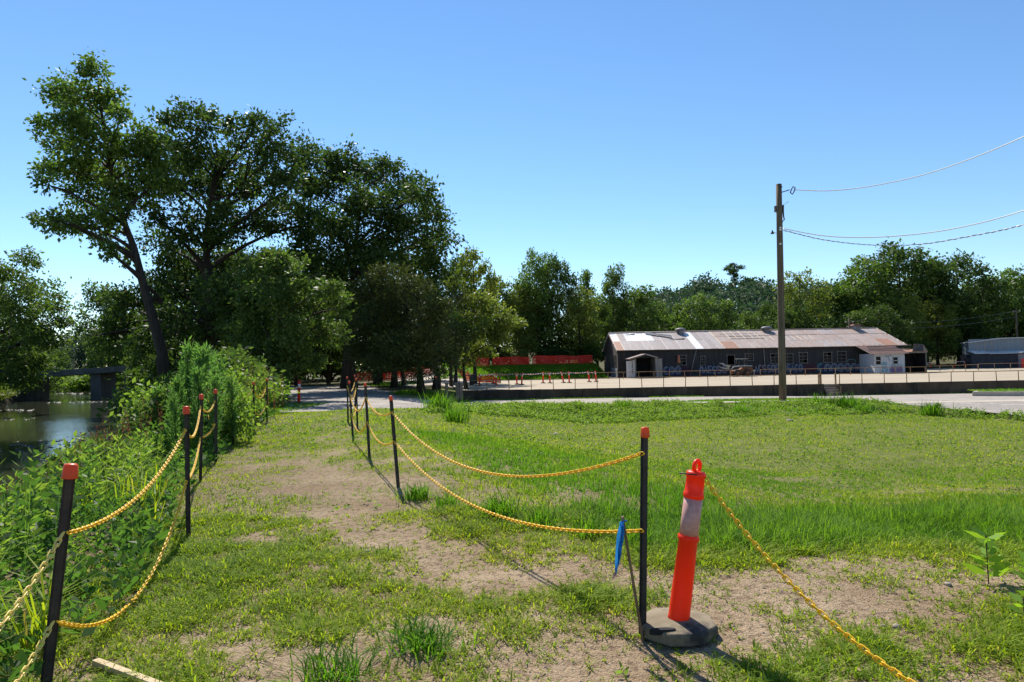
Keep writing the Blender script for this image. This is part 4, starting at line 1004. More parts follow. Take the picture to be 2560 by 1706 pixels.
def fpost(key, x, y, label, lean=(0, 0), brown=False, h=1.18, rz=0.0):
    z = zf(x, y)
    r = empty('fence_post', (x, y, z), (R(lean[1]), R(lean[0]), rz), label, 'fence post', 'orange capped chain fence posts')
    link('post', pm_brn if brown else pm_hole, r, scale=(1, 1, h / 1.18))
    c = link('cap', cap_me if key[0] == 'L' else cap_sq_me, r, (0, .006, h + .0))
    if key[0] != 'L':
        m = c.modifiers.new('b', 'BEVEL'); m.width = .014; m.segments = 3
    POSTS[key] = r; return r
fpost('L0', -1.95, 1.25, 'dark post with orange cap out of frame at the near left', brown=True)
fpost('L1', at(112, 1706, 3.45).x, 3.45, 'thick dark post with rounded orange cap, nearest on the weedy left side', (5.5, 0), True, 1.09, .5)
POSTS['L1'].scale = (1.12, 1.12, 1)
fpost('L2', -3.13, 6.57, 'second orange capped post along the weedy left side', (-.6, 0), True, 1.22)
fpost('L3', -4.49, 9.8, 'third orange capped post on the left, beside the tall feathery weeds', (1, 0), True, 1.20)
fpost('L4', -5.05, 11.6, 'fourth orange capped post on the left, half hidden in feathery weeds', (0, 0), True, 1.2)
fpost('L5', -6.25, 14.0, 'post almost buried in the feathery weeds on the left', (0, 0), True, 1.15)
fpost('L7', -6.45, 17.0, 'post in the bank bushes left of the drive, nearer one', (0, 0), True, 1.2)
fpost('L8', -7.2, 20.0, 'post in the bank bushes left of the drive, farther one', (0, 0), True, 1.22)
fpost('R1', .735, 4.03, 'black perforated steel post with square orange cap beside the big bollard', (2.1, 0), False, 1.19, .25)
fpost('R2', -1.51, 8.9, 'black post with orange cap where the long chains reach the worn track', (-4, 0), False, 1.16)
fpost('R3', -2.45, 11.6, 'black capped post, next one beyond the long chain span', (-2.5, 0), False, 1.24)
fpost('R4', -3.55, 15.1, 'black capped post in the far cluster, nearest of the cluster', (-3, 0), False, 1.2)
fpost('R5', -3.90, 17.1, 'black capped post in the far cluster, right-hand one', (-1, 0), False, 1.22)
fpost('R6', -4.52, 18.7, 'black capped post in the far cluster, left-hand one', (-.5, 0), False, 1.22)
fpost('R7', -5.2, 22.5, 'short capped post at the back of the far cluster', (0, 0), False, 1.2)
fpost('R8', -2.85, 26.0, 'lone black capped post in a grass clump by the road', (-3, 0), False, 1.25)

def link_mesh(mat, n=10, k=5):
    """One chain link: a stadium of round wire, 52 x 26 mm."""
    mb = MB(); r = .0042; L, W = .017, .0105; pts = []
    for i in range(n // 2 + 1): a = R(-90 + 180 * i / (n // 2)); pts.append((L + W * math.cos(a), W * math.sin(a), 0))
    for i in range(n // 2 + 1): a = R(90 + 180 * i / (n // 2)); pts.append((-L + W * math.cos(a), W * math.sin(a), 0))
    mb.tube(pts, r, k, closed=True); return mb.mesh('chain_link', mat)
LINK = link_mesh(M['chain'], 10, 5); LINK_OLD = link_mesh(M['chain_old'], 10, 5); LINK_LOW = link_mesh(M['chain'], 6, 3)
PITCH = .0385
def chain(label, A, B, sag, near=True, me=None, floor=True):
    A, B = Vector(A), Vector(B); n = 200; P = []
    for i in range(n + 1):
        t = i / n; p = A.lerp(B, t); p.z -= 4 * sag * t * (1 - t)
        if floor: p.z = max(p.z, zf(p.x, p.y) + .02)
        P.append(p)
    cum = [0]
    for a, b in zip(P[:-1], P[1:]): cum.append(cum[-1] + (b - a).length)
    T = cum[-1]; m = int(T / PITCH); tf = []; j = 0
    for i in range(m):
        s = (i + .5) * T / m
        while cum[j + 1] < s: j += 1
        f = (s - cum[j]) / (cum[j + 1] - cum[j]); p = P[j].lerp(P[j + 1], f); t = (P[min(j + 1, n)] - P[j]).normalized()
        q = t.to_track_quat('X', 'Z') @ Quaternion((1, 0, 0), R(45 + (90 if i % 2 else 0)) + rng.uniform(-.12, .12))
        tf.append((p, q))
    if near:
        root = empty('plastic_chain', A, label=label, cat='chain', group='yellow chains between the posts')
        for p, q in tf:
            o = bpy.data.objects.new('chain_link', me or LINK); COL.objects.link(o); o.parent = root; o.location = p - A; o.rotation_mode = 'QUATERNION'; o.rotation_quaternion = q
    else:
        src = LINK_LOW; co = np.array([v.co for v in src.vertices]); fc = np.array([list(p.vertices) for p in src.polygons]); V = []; Fq = []
        for i, (p, q) in enumerate(tf):
            mtx = np.array(q.to_matrix()); V.append(co @ mtx.T + np.array(p - A)); Fq.append(fc + i * len(co))
        o = link('plastic_chain', np_mesh('plastic_chain', np.concatenate(V), np.concatenate(Fq), M['chain'], smooth=True), None, A)
        tag(o, label, 'chain', 'yellow chains between the posts')
bpy.context.view_layer.update()
def pa(key, z, dx=0, dy=-.01):
    r = POSTS[key]; k = z - r.location.z
    return r.matrix_world @ Vector((dx, dy, k))
chain('upper sun-bleached chain running off frame from the nearest left post', pa('L1', .80), pa('L0', .95), .42, True, LINK_OLD)
chain('lower sun-bleached chain running off frame from the nearest left post', pa('L1', .36), pa('L0', .45), .33, True, LINK_OLD)
chain('upper yellow chain between the first and second left posts', pa('L1', .80, .02), pa('L2', 1.03), .18)
chain('lower yellow chain drooping to the grass between the first and second left posts', pa('L1', .36, .02), pa('L2', .54), .43)
chain('upper yellow chain between the second and third left posts', pa('L2', 1.03), pa('L3', 1.07), .22)
chain('lower yellow chain between the second and third left posts', pa('L2', .54), pa('L3', .62), .12)
chain('upper yellow chain between the third and fourth left posts', pa('L3', 1.07), pa('L4', 1.05), .13, False)
chain('lower yellow chain between the third and fourth left posts', pa('L3', .62), pa('L4', .66), .06, False)
chain('upper yellow chain entering the feathery weeds', pa('L4', 1.05), pa('L5', 1.02), .16, False)
chain('lower yellow chain entering the feathery weeds', pa('L4', .66), pa('L5', .7), .1, False)
chain('yellow chain hidden in the bank bushes past the feathery weeds', pa('L5', 1.02), pa('L7', 1.05), .25, False)
chain('upper chain between the two posts in the bank bushes', pa('L7', 1.05), pa('L8', 1.05), .28, False)
chain('lower chain between the two posts in the bank bushes', pa('L7', .55), pa('L8', .6), .25, False)
chain('chain dropping away behind the farther bank post', pa('L8', 1.05), (-8.6, 22.5, .6), .15, False)
chain('long upper chain sagging from the perforated post to the worn track', pa('R1', 1.07, -.02), pa('R2', 1.0), .41)
chain('long lower chain sagging from the perforated post to the worn track', pa('R1', .62, -.02), pa('R2', .62), .335)
chain('upper chain between the track post and the next', pa('R2', 1.0), pa('R3', 1.07), .15, False)
chain('lower chain between the track post and the next', pa('R2', .62), pa('R3', .65), .17, False)
chain('upper chain reaching the far post cluster', pa('R3', 1.07), pa('R4', .98), .3, False)
chain('lower chain reaching the far post cluster', pa('R3', .65), pa('R4', .55), .28, False)
chain('upper chain at the right of the far post cluster', pa('R4', .98), pa('R5', 1.05), .2, False)
chain('lower chain at the right of the far post cluster', pa('R4', .55), pa('R5', .6), .15, False)
chain('upper chain at the left of the far post cluster', pa('R5', 1.05), pa('R6', 1.05), .25, False)
chain('lower chain at the left of the far post cluster', pa('R5', .6), pa('R6', .6), .22, False)
chain('chain at the back of the far post cluster', pa('R6', 1.05), pa('R7', 1.05), .22, False)
bt = nb_.location + TILT @ Vector((.045, -.03, 1.0))
chain('yellow chain sloping from the big bollard down to the lower right', bt, (2.72, 1.3, .92), .78)

# ------------------------------------------------------------------ survey stake with blue ribbon
sp = at(1607, 1596, 3.98); top = at(1556, 1292, 4.0)
sk = empty('survey_stake', (sp.x, 3.98, zf(sp.x, 3.98)), label='thin leaning wooden stake with blue ribbon against the perforated post', cat='stake')
v = top - sk.location
M['stake'] = surf('stake_wood', (.14, .085, .045), (.22, .14, .08), 8, .85, .3, stretch=(4, 4, .3))
MB().box(v / 2, (.03, .014, v.length), rot=v.to_track_quat('Z', 'Y').to_matrix()).obj('shaft', M['stake'], sk)
MB().box(v * .985, (.031, .0152, .02), rot=v.to_track_quat('Z', 'Y').to_matrix()).obj('pale_tip', M['timber'], sk)
rib = MB(); t0 = v * .965; nR = 9; cols = 3
for ly, (wd, offx, ln) in enumerate(((.027, 0, .30), (.018, .012, .24))):
    for i in range(nR - 1): pass
    vs = []
    for i in range(nR):
        f = i / (nR - 1)
        for j in range(cols):
            u = j / (cols - 1) - .5
            vs.append((t0.x - .02 - .035 * f + offx + u * wd * (.35 + 1.0 * math.sin(math.pi * min(f * 1.1, 1)) ** .7) , t0.y - .022 - .012 * ly + .02 * math.cos(u * 5) - .01 + .012 * math.sin(f * 9 + ly * 2), t0.z - ln * f + .01 * u))
    rib.add(vs, [(i * cols + j, i * cols + j + 1, (i + 1) * cols + j + 1, (i + 1) * cols + j) for i in range(nR - 1) for j in range(cols - 1)], True)
rib.tube([t0 + Vector((.02, -.0, 0)), t0 + Vector((0, -.014, .0)), t0 + Vector((-.02, -.006, -.01))], .006, 5)
M['ribbon'] = leafmat('blue_ribbon', (.03, .24, .58), (.05, .33, .70), (1.2, 1.2, 1.2), .35, .35, .5)
ro = rib.obj('ribbon', M['ribbon'], sk)
MB().add([(t0.x - .075, t0.y - .03, t0.z - .33), (t0.x - .05, t0.y - .035, t0.z - .30), (t0.x - .045, t0.y - .032, t0.z - .275), (t0.x - .068, t0.y - .03, t0.z - .29)], [(0, 1, 2, 3)]).obj('ribbon_end', M['reflect'], sk)
# lumber offcut at the bottom left
a, b = at(238, 1664, 3.73), at(410, 1728, 3.44); a.z = zf(a.x, a.y) + .03; b.z = zf(b.x, b.y) + .035
d = b - a; lo = bevel(MB().box((0, 0, 0), (d.length, .038, .03)).obj('lumber_offcut', surf('pine_board', (.50, .36, .21), (.60, .46, .29), 7, .8, .2, stretch=(.4, 5, 5)), None, (a + b) / 2, d.to_track_quat('X', 'Z').to_euler()), .003)
tag(lo, 'short pale pine strip lying on the bare soil at the bottom left', 'board')
# ------------------------------------------------------------------ foliage tools
RS = np.random.RandomState(11)
def unit(v): return v / (np.linalg.norm(v, axis=-1, keepdims=True) + 1e-9)
def leaves(P, A, L, Wd, var, fold=.12, name='leaves', mat=None):
    """One folded diamond leaf per point: base P, axis A, length L, width Wd."""
    n = len(P); rnd = RS.normal(size=(n, 3)); S = unit(np.cross(A, rnd)); N = np.cross(S, A)
    L = L[:, None]; Wd = Wd[:, None]
    mid = P + A * L * .45 - N * L * fold
    V = np.stack([P, mid + S * Wd / 2 + N * L * fold, P + A * L, mid - S * Wd / 2 + N * L * fold], 1).reshape(-1, 3)
    F = np.arange(4 * n).reshape(n, 4)
    return V, F, np.repeat(var, 4)
def crown_points(clusters, n, sub=7, spread=.34, flat=.75, rs=RS):
    """clusters (k,4): centre and radius; leaves gather on twig clumps around each."""
    C = np.asarray(clusters, float); w = C[:, 3] ** 2; w = w / w.sum(); P = []; O = []; Vr = []
    for (cx, cy, cz, r), wi in zip(C, w):
        m = max(8, int(n * wi)); d = unit(rs.normal(size=(sub, 3))); rad = r * rs.uniform(.35, 1.0, (sub, 1)); sc = d * rad * np.array([1, 1, flat])
        k = rs.randint(0, sub, m); g = rs.normal(size=(m, 3)) * spread * r * np.array([1, 1, flat * .85])
        p = sc[k] + g; P.append(p + (cx, cy, cz)); O.append(unit(p + 1e-3)); Vr.append(np.clip(rs.normal(.45, .22, m) + rs.uniform(-.12, .12, sub)[k], 0, 1))
    return np.concatenate(P), np.concatenate(O), np.concatenate(Vr)
def crown_mesh(name, clusters, n, size, mat, droop=.35, ratio=.55, **kw):
    P, O, v = crown_points(clusters, n, **kw); m = len(P)
    A = unit(O * .6 + RS.normal(size=(m, 3)) * .7 + np.array([0, 0, -droop])); L = size * np.clip(np.exp(RS.normal(-.05, .30, m)), .45, 1.6)
    V, F, va = leaves(P, A, L, L * ratio, v)
    return np_mesh(name, V, F, mat, {'var': va})
def bez(a, b, c, n=6): return [a * (1 - t) ** 2 + b * 2 * t * (1 - t) + c * t * t for t in [i / (n - 1) for i in range(n)]]
def trunk_mesh(path, r0, r1, clusters, every=1, seed=0, limb=.35, lo=.25):
    """Tapered trunk with limbs reaching the crown clusters."""
    rr = random.Random(seed); mb = MB(); path = [Vector(p) for p in path]; n = len(path)
    rad = [r0 + (r1 - r0) * (i / (n - 1)) ** .8 for i in range(n)]; rad[0] *= 1.3
    mb.tube(path, rad, 9)
    zmin, zmax = path[0].z, path[-1].z
    for i, c in enumerate(clusters):
        if i % every: continue
        c3 = Vector(c[:3]); zz = min(max(c3.z - (0.25 + .35 * rr.random()) * (Vector((c3.x, c3.y, 0)) - Vector((path[-1].x, path[-1].y, 0))).length - .6, zmin + (zmax - zmin) * lo), zmax - .1)
        f = 0
        for k in range(n - 1):
            if path[k].z <= zz <= path[k + 1].z: f = (zz - path[k].z) / max(path[k + 1].z - path[k].z, 1e-6); base = path[k].lerp(path[k + 1], f); rb = rad[k] * (1 - f) + rad[k + 1] * f; break
        else: base = path[-1]; rb = rad[-1]
        m = base.lerp(c3, .5) + Vector((rr.uniform(-.3, .3), rr.uniform(-.3, .3), (c3 - base).length * .12)); r_ = min(rb * .75, limb * (.3 + .1 * (c3 - base).length))
        pts = bez(base, m, c3, 6); mb.tube(pts, [r_, r_ * .8, r_ * .6, r_ * .45, r_ * .3, .02], 5, cap=False)
        for q in range(3):
            e = c3 + Vector((rr.uniform(-1, 1), rr.uniform(-1, 1), rr.uniform(-.4, .9))) * c[3] * .9
            mb.tube([pts[3], pts[3].lerp(e, .5) + Vector((0, 0, .1)), e], [r_ * .4, r_ * .25, .012], 4, cap=False)
    return mb
def tree(label, base, clusters, n, size, mat, path, r0, r1, kind='tree', droop=.35, ratio=.55, seed=0, every=1, **kw):
    b = Vector(base); rel = [(c[0] - b.x, c[1] - b.y, c[2] - b.z, c[3]) for c in clusters]
    root = empty('tree', base, label=label, cat='tree', group='trees around the site')
    trunk_mesh([Vector(p) - b for p in path], r0, r1, rel, every, seed).obj('trunk', M['bark'], root)
    link('crown', crown_mesh('crown', rel, n, size, mat, droop, ratio, **kw), root)
    return root
def pix_clusters(lst, Y, dY, scale=1.0, seed=1):
    """(px, py, r px) in the photo -> clusters around depth Y."""
    rr = random.Random(seed); out = []
    for px, py, r in lst:
        y = Y + rr.uniform(-dY, dY); p = at(px, py, y); out.append((p.x, p.y, p.z, r * scale * y / FPX))
    return out

# ------------------------------------------------------------------ the large trees of the creek side
z1 = lambda zx, zy, r: (zx / 1.633, 100 + zy / 1.633, r / 1.633)
lean = [z1(*q) for q in ((385, 120, 62), (240, 215, 70), (330, 225, 80), (440, 245, 72), (185, 345, 52), (290, 330, 78), (490, 300, 48), (235, 425, 58), (345, 420, 88), (450, 430, 66), (205, 530, 48), (300, 540, 86), (400, 520, 88), (525, 425, 78), (600, 405, 70), (185, 590, 34), (560, 510, 82), (345, 640, 82), (450, 620, 80), (640, 480, 66), (150, 735, 34), (220, 735, 52), (300, 745, 62), (390, 760, 80), (470, 720, 60), (420, 850, 48), (520, 880, 40), (640, 590, 60), (560, 620, 70), (385, 330, 70), (690, 560, 50))]
Yl = 45.0; bx = at(424, 940, Yl); gb = (bx.x, Yl, zf(bx.x, Yl) - .1)
pl_ = [gb] + [at(px, py, Yl) for px, py in ((405, 880), (380, 790), (355, 700), (335, 620), (300, 530), (280, 440), (262, 330), (245, 230))]
tree('tall leaning tree with airy crown overhanging the creek at the left', gb, pix_clusters(lean, Yl, 2.6, .95, 3), 23000, .26, M['leaf_tall'], pl_, .42, .06, sub=12, spread=.30, flat=.95, seed=1)
o2 = [(430, 300, 42), (480, 295, 45), (520, 310, 50), (590, 330, 48), (650, 320, 45), (700, 335, 45), (745, 380, 50), (765, 430, 45), (410, 370, 50), (470, 380, 60), (540, 390, 65), (610, 400, 62), (680, 400, 60), (730, 470, 60), (420, 450, 55), (490, 470, 65), (560, 480, 65), (640, 480, 65), (700, 540, 65), (460, 560, 65), (540, 570, 70), (620, 570, 65), (400, 620, 60), (480, 660, 75), (560, 660, 70), (650, 650, 65), (420, 720, 60), (500, 750, 70), (590, 740, 70), (450, 820, 60), (540, 830, 65), (380, 540, 45), (760, 560, 50), (770, 640, 60), (720, 700, 65), (340, 740, 60), (310, 810, 55), (370, 850, 55), (280, 760, 45), (270, 840, 50)]
Yo = 52.0; bx = at(527, 960, Yo); gb = (bx.x, Yo, zf(bx.x, Yo) - .1)
pl_ = [gb] + [at(px, py, Yo) for px, py in ((526, 900), (525, 800), (520, 700), (515, 600), (530, 480), (545, 380))]
tree('big dark spreading tree behind the leaning one', gb, pix_clusters(o2, Yo, 4.5, 1.0, 4), 46000, .29, M['leaf_dark'], pl_, .6, .1, sub=10, spread=.25, flat=.9, seed=2)
o3 = [(800, 420, 48), (850, 400, 45), (880, 430, 50), (930, 430, 50), (970, 430, 45), (1010, 470, 50), (1050, 490, 48), (1085, 540, 45), (1105, 590, 40), (790, 490, 55), (850, 490, 62), (910, 500, 65), (970, 510, 65), (1030, 550, 62), (1080, 610, 52), (780, 560, 55), (840, 570, 65), (910, 580, 70), (980, 590, 70), (1040, 640, 65), (1095, 680, 45), (820, 650, 65), (890, 660, 70), (960, 670, 72), (1030, 710, 62), (850, 740, 65), (930, 750, 70), (1000, 770, 62), (800, 760, 60), (1070, 740, 48), (860, 820, 55), (780, 840, 50)]
Yo = 57.0; bx = at(872, 960, Yo); gb = (bx.x, Yo, zf(bx.x, Yo) - .1)
pl_ = [gb] + [at(px, py, Yo) for px, py in ((872, 900), (874, 800), (880, 700), (890, 600), (905, 480))]
tree('broad black-green oak with a thick straight trunk by the drive', gb, pix_clusters(o3, Yo, 4.5, 1.0, 5), 46000, .29, M['leaf_dark'], pl_, .62, .12, sub=10, spread=.26, flat=.9, seed=3)
m1 = [(680, 640, 35), (640, 680, 42), (710, 670, 45), (770, 690, 42), (820, 720, 38), (620, 740, 45), (690, 740, 55), (760, 760, 50), (840, 770, 32), (650, 800, 52), (720, 820, 55), (790, 830, 45), (610, 830, 40), (650, 880, 42), (720, 890, 48), (780, 890, 35), (600, 890, 35), (850, 745, 24), (840, 830, 28), (690, 930, 30)]
Yo = 36.0; bx = at(672, 985, Yo); gb = (bx.x, Yo, zf(bx.x, Yo) - .1)
pl_ = [gb] + [at(px, py, Yo) for px, py in ((676, 950), (688, 890), (698, 820), (705, 740))]
tree('rounded mid-green tree with shiny leaves in front of the dark trees', gb, pix_clusters(m1, Yo, 2.0, 1.0, 6), 22000, .19, M['leaf_mid'], pl_, .2, .06, sub=11, spread=.24, flat=.95, seed=4)
c1 = [(970, 690, 38), (1010, 700, 38), (930, 730, 48), (1050, 730, 45), (990, 750, 55), (920, 790, 55), (1060, 790, 55), (990, 810, 60), (1115, 780, 35), (930, 850, 55), (1010, 870, 60), (1080, 850, 55), (900, 880, 42), (1130, 840, 42), (960, 915, 48), (1050, 915, 48), (1110, 900, 40), (910, 740, 25), (940, 700, 28), (1140, 740, 22)]
Yo = 46.0; bx = at(1052, 975, Yo); gb = (bx.x, Yo, zf(bx.x, Yo) - .1)
pl_ = [gb] + [at(px, py, Yo) for px, py in ((1050, 940), (1040, 860), (1020, 780), (1000, 700))]
tree('wide olive-green cedar with low feathery branches over the drive', gb, pix_clusters(c1, Yo, 3.0, 1.0, 7), 30000, .24, M['leaf_cedar'], pl_, .28, .06, sub=12, spread=.27, ratio=.28, droop=-.15, seed=5)
y1 = [(1190, 750, 30), (1230, 770, 34), (1260, 800, 30), (1175, 800, 34), (1215, 820, 38), (1255, 850, 28), (1185, 860, 32), (1160, 840, 28), (1290, 805, 18), (1170, 900, 18), (1215, 880, 22)]
Yo = 55.0; bx = at(1166, 966, Yo); gb = (bx.x, Yo, PZ - .1)
pl_ = [gb] + [at(px, py, Yo) for px, py in ((1160, 940), (1158, 900), (1170, 850), (1190, 790))]
tree('small yellow-green tree with a thin crooked trunk at the slab corner', gb, pix_clusters(y1, Yo, 1.4, 1.0, 8), 9000, .22, M['leaf_light'], pl_, .16, .05, sub=8, spread=.34, seed=6)
lb_ = [(10, 690, 45), (60, 650, 32), (-40, 680, 50), (90, 720, 38), (40, 740, 55), (130, 760, 38), (-20, 760, 60), (90, 800, 55), (150, 810, 30), (20, 830, 60), (112, 850, 44), (60, 890, 50), (-30, 880, 60), (88, 905, 36), (20, 940, 50), (60, 950, 40)]
Yo = 62.0; gb = (-49.5, Yo, zf(-49.5, Yo) - .1)
pl_ = [gb] + [at(px, py, Yo) for px, py in ((-60, 900), (-30, 820), (0, 740), (10, 690))]
tree('bushy silvery-green tree on the far bank at the left edge', gb, pix_clusters(lb_, Yo, 3.0, 1.0, 9), 22000, .28, M['leaf_mid'], pl_, .35, .08, sub=9, spread=.33, seed=7)
# trunks standing in the shade under the crowns
for i, (px, Y, h, r, lb) in enumerate(((985, 58, 7, .28, 'left one of the dark trunks below the cedar'), (1128, 60, 6, .16, 'right thin dark trunk below the cedar'), (1010, 62, 6, .2, 'middle dark trunk below the cedar'), (1090, 52, 5, .3, 'stout dark trunk in front of the pale lot'), (940, 66, 8, .25, 'dark trunk in deep shade left of the cedar'), (618, 44, 8, .28, 'slim trunk in shade left of the mid-green tree'))):
    p = at(px, 950, Y); b = Vector((p.x, Y, zf(p.x, Y) - .1))
    cl = [(b.x + rng.uniform(-1.5, 1.5), b.y + rng.uniform(-1.5, 1.5), b.z + h * rng.uniform(.6, 1.0), rng.uniform(1.0, 1.6)) for _ in range(7)]
    tree(lb, b, cl, 4200, .3, M['leaf_dark'], [b, b + Vector((rng.uniform(-.2, .2), 0, h * .3)), b + Vector((rng.uniform(-.4, .4), 0, h * .6)), b + Vector((rng.uniform(-.5, .5), 0, h * .9))], r, .06, seed=20 + i)

# ------------------------------------------------------------------ background trees: unit trees copied with their parts
def unit_tree(kind, seed, mat, n, size):
    """10 m tree at the origin: returns trunk and crown meshes."""
    rr = random.Random(seed); cl = []
    if kind == 'round': prof = lambda f: 3.3 * math.sqrt(max(0, 1 - ((f - .45) / .56) ** 2)) + .3; z0 = 1.6; k = 34
    elif kind == 'tall': prof = lambda f: 2.2 * math.sqrt(max(0, 1 - ((f - .48) / .55) ** 2)) + .25; z0 = 1.2; k = 34
    elif kind == 'cone': prof = lambda f: 2.3 * (1 - f) ** .75 + .2; z0 = .9; k = 34
    elif kind == 'airy': prof = lambda f: 2.6 * math.sqrt(max(0, 1 - ((f - .55) / .5) ** 2)) + .3; z0 = 2.6; k = 20
    elif kind == 'pine': prof = lambda f: 1.6 + 1.2 * math.sin(f * 9); z0 = 3.0; k = 22
    for i in range(k):
        f = (i + .5) / k; a = i * 2.4 + rr.uniform(-.5, .5); R_ = prof(f); rad = R_ * rr.uniform(.45, .88); r = rr.uniform(.7, 1.15) * (.45 + .22 * R_) * (.8 if kind == 'airy' else 1)
        cl.append((rad * math.cos(a), rad * math.sin(a), z0 + f * (10 - z0 - .45), r))
    flat = .35 if kind == 'pine' else .75
    t = trunk_mesh([Vector((0, 0, -.3)), Vector((.1, .05, 2.5)), Vector((-.08, .1, 5)), Vector((.05, 0, 8.6))], .2, .04, cl, 2, seed).mesh('trunk', M['bark'])
    c = crown_mesh('crown', cl, n, size, mat, .25, .55, sub=8, spread=.36, flat=flat)
    return t, c
UT = {'round': unit_tree('round', 1, M['leaf_dark'], 12000, .27), 'round2': unit_tree('round', 5, M['leaf_mid'], 12000, .26), 'tall': unit_tree('tall', 2, M['leaf_tall'], 10000, .25), 'tall2': unit_tree('tall', 7, M['leaf_mid'], 10000, .25),
      'cone': unit_tree('cone', 3, M['leaf_tall'], 9000, .24), 'light': unit_tree('tall', 4, M['leaf_light'], 8000, .24), 'airy': unit_tree('airy', 6, M['leaf_light'], 7000, .26), 'pine': unit_tree('pine', 8, M['leaf_dark'], 5000, .3), 'far': unit_tree('round', 9, M['leaf_haze'], 7000, .34)}
def bg_tree(px, Y, top, hw, kind, label, zoff=0, group='trees around the site'):
    p = at(px, 900, Y); z = zf(p.x, Y) + zoff; h = at(px, top, Y).z - z
    r = empty('tree', (p.x, Y, z), (0, 0, rng.uniform(0, 6.3)), label, 'tree', group)
    base = {'round': 3.4, 'round2': 3.4, 'tall': 2.4, 'tall2': 2.4, 'cone': 2.3, 'light': 2.4, 'airy': 2.7, 'pine': 2.6, 'far': 3.4}[kind]
    w = hw * Y / FPX / base; s = h / 10; w = max(min(w, s * 1.9), s * .45)
    t, c = UT[kind]; link('trunk', t, r, scale=(w, w, s)); link('crown', c, r, scale=(w, w, s)); return r
BG = [
 (1188, 68, 618, 62, 'airy', 'airy bright-topped tree right of the dark oak'), (1140, 72, 640, 60, 'round', 'dark tree tucked behind the oak edge'),
 (1245, 93, 690, 55, 'tall2', 'green tree left of the twin-topped dark tree'), (1300, 94, 705, 50, 'light', 'pale slender tree before the twin-topped dark tree'),
 (1345, 95, 622, 52, 'tall', 'left half of the twin-topped dark tree'), (1395, 97, 640, 55, 'round', 'right half of the twin-topped dark tree'),
 (1318, 98, 700, 50, 'round', 'dark filler tree below the twin tops'), (1470, 101, 668, 40, 'cone', 'pointed tree right of the twin-topped tree'),
 (1452, 94, 712, 55, 'light', 'light green conical tree behind the grass bank'), (1535, 100, 660, 36, 'tall2', 'narrow tall tree above the left barn end'),
 (1495, 113, 740, 50, 'round', 'dark tree filling behind the barn corner'), (1590, 100, 715, 62, 'tall2', 'broad green tree above the white roof patch'),
 (1640, 106, 750, 50, 'round2', 'rounded tree above the first ridge vent'), (1700, 103, 755, 45, 'cone', 'dark pointed tree right of the first ridge vent'),
 (1752, 99, 730, 48, 'tall', 'taller tree halfway along the barn ridge'), (1820, 97, 745, 52, 'cone', 'green conical tree left of the second ridge vent'),
 (1880, 102, 775, 50, 'round2', 'low tree just left of the utility pole'), (1925, 108, 755, 50, 'round', 'low dark tree behind the utility pole'),
 (2005, 108, 672, 62, 'light', 'tall sunlit tree right of the utility pole'), (1975, 104, 760, 50, 'round2', 'low tree right below the sunlit tree'),
 (2070, 112, 712, 60, 'round', 'dark tree between the sunlit tree and the big mass'), (2130, 112, 690, 62, 'round', 'left shoulder of the big dark tree mass'),
 (2175, 110, 640, 75, 'tall', 'left peak of the big dark tree mass'), (2255, 112, 608, 110, 'round', 'highest dark tree of the right-hand mass'),
 (2320, 116, 640, 60, 'round2', 'tree behind the peak of the right-hand mass'), (2400, 110, 632, 95, 'round', 'right peak of the dark tree mass'),
 (2455, 114, 690, 65, 'round2', 'grey-green rounded tree behind the metal shed'), (2530, 116, 668, 65, 'tall', 'tree at the right edge above the metal shed'),
 (2610, 118, 665, 80, 'round', 'tree cut by the right edge of the view'), (2262, 104, 738, 55, 'light', 'pale low tree behind the dark open bay'),
 (2345, 106, 745, 45, 'light', 'pale low tree right of the open bay'), (2200, 99, 760, 60, 'round', 'dark low tree behind the white annex'),
 (2130, 101, 775, 60, 'round2', 'low tree behind the third ridge vent'), (2060, 101, 790, 50, 'round', 'low dark tree left of the third ridge vent'),
 (2395, 108, 760, 50, 'round', 'dark tree beside the metal shed corner'), (2500, 117, 745, 70, 'round', 'dark tree behind the metal shed roof'),
 (470, 66, 640, 90, 'round', 'dark tree deep behind the spreading tree, left'), (600, 68, 610, 95, 'round', 'dark tree deep behind the spreading tree, right'),
 (740, 70, 610, 85, 'round', 'dark tree in the gap left of the oak'), (820, 74, 640, 80, 'round', 'dark tree behind the oak'), (950, 74, 690, 90, 'round', 'dark tree behind the cedar'), (1050, 78, 700, 80, 'round', 'dark tree behind the right side of the oak'),
 (392, 74, 690, 60, 'round2', 'leafy tree behind the leaning trunk'), (262, 92, 705, 55, 'tall2', 'light tree right of the bridge'), (320, 100, 760, 50, 'round2', 'tree above the right end of the bridge'),
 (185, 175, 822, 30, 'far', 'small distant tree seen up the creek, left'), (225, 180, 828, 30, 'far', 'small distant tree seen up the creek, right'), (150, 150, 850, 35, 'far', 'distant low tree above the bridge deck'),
 (60, 95, 800, 60, 'round', 'dark tree behind the left-edge tree'), (120, 110, 850, 45, 'round2', 'leafy tree at the left end of the bridge'),
 (1842, 285, 655, 26, 'pine', 'lone pine standing above the wooded hill'), (1878, 275, 695, 16, 'pine', 'smaller ragged pine beside the lone one'),
]
for b in BG: bg_tree(*b)
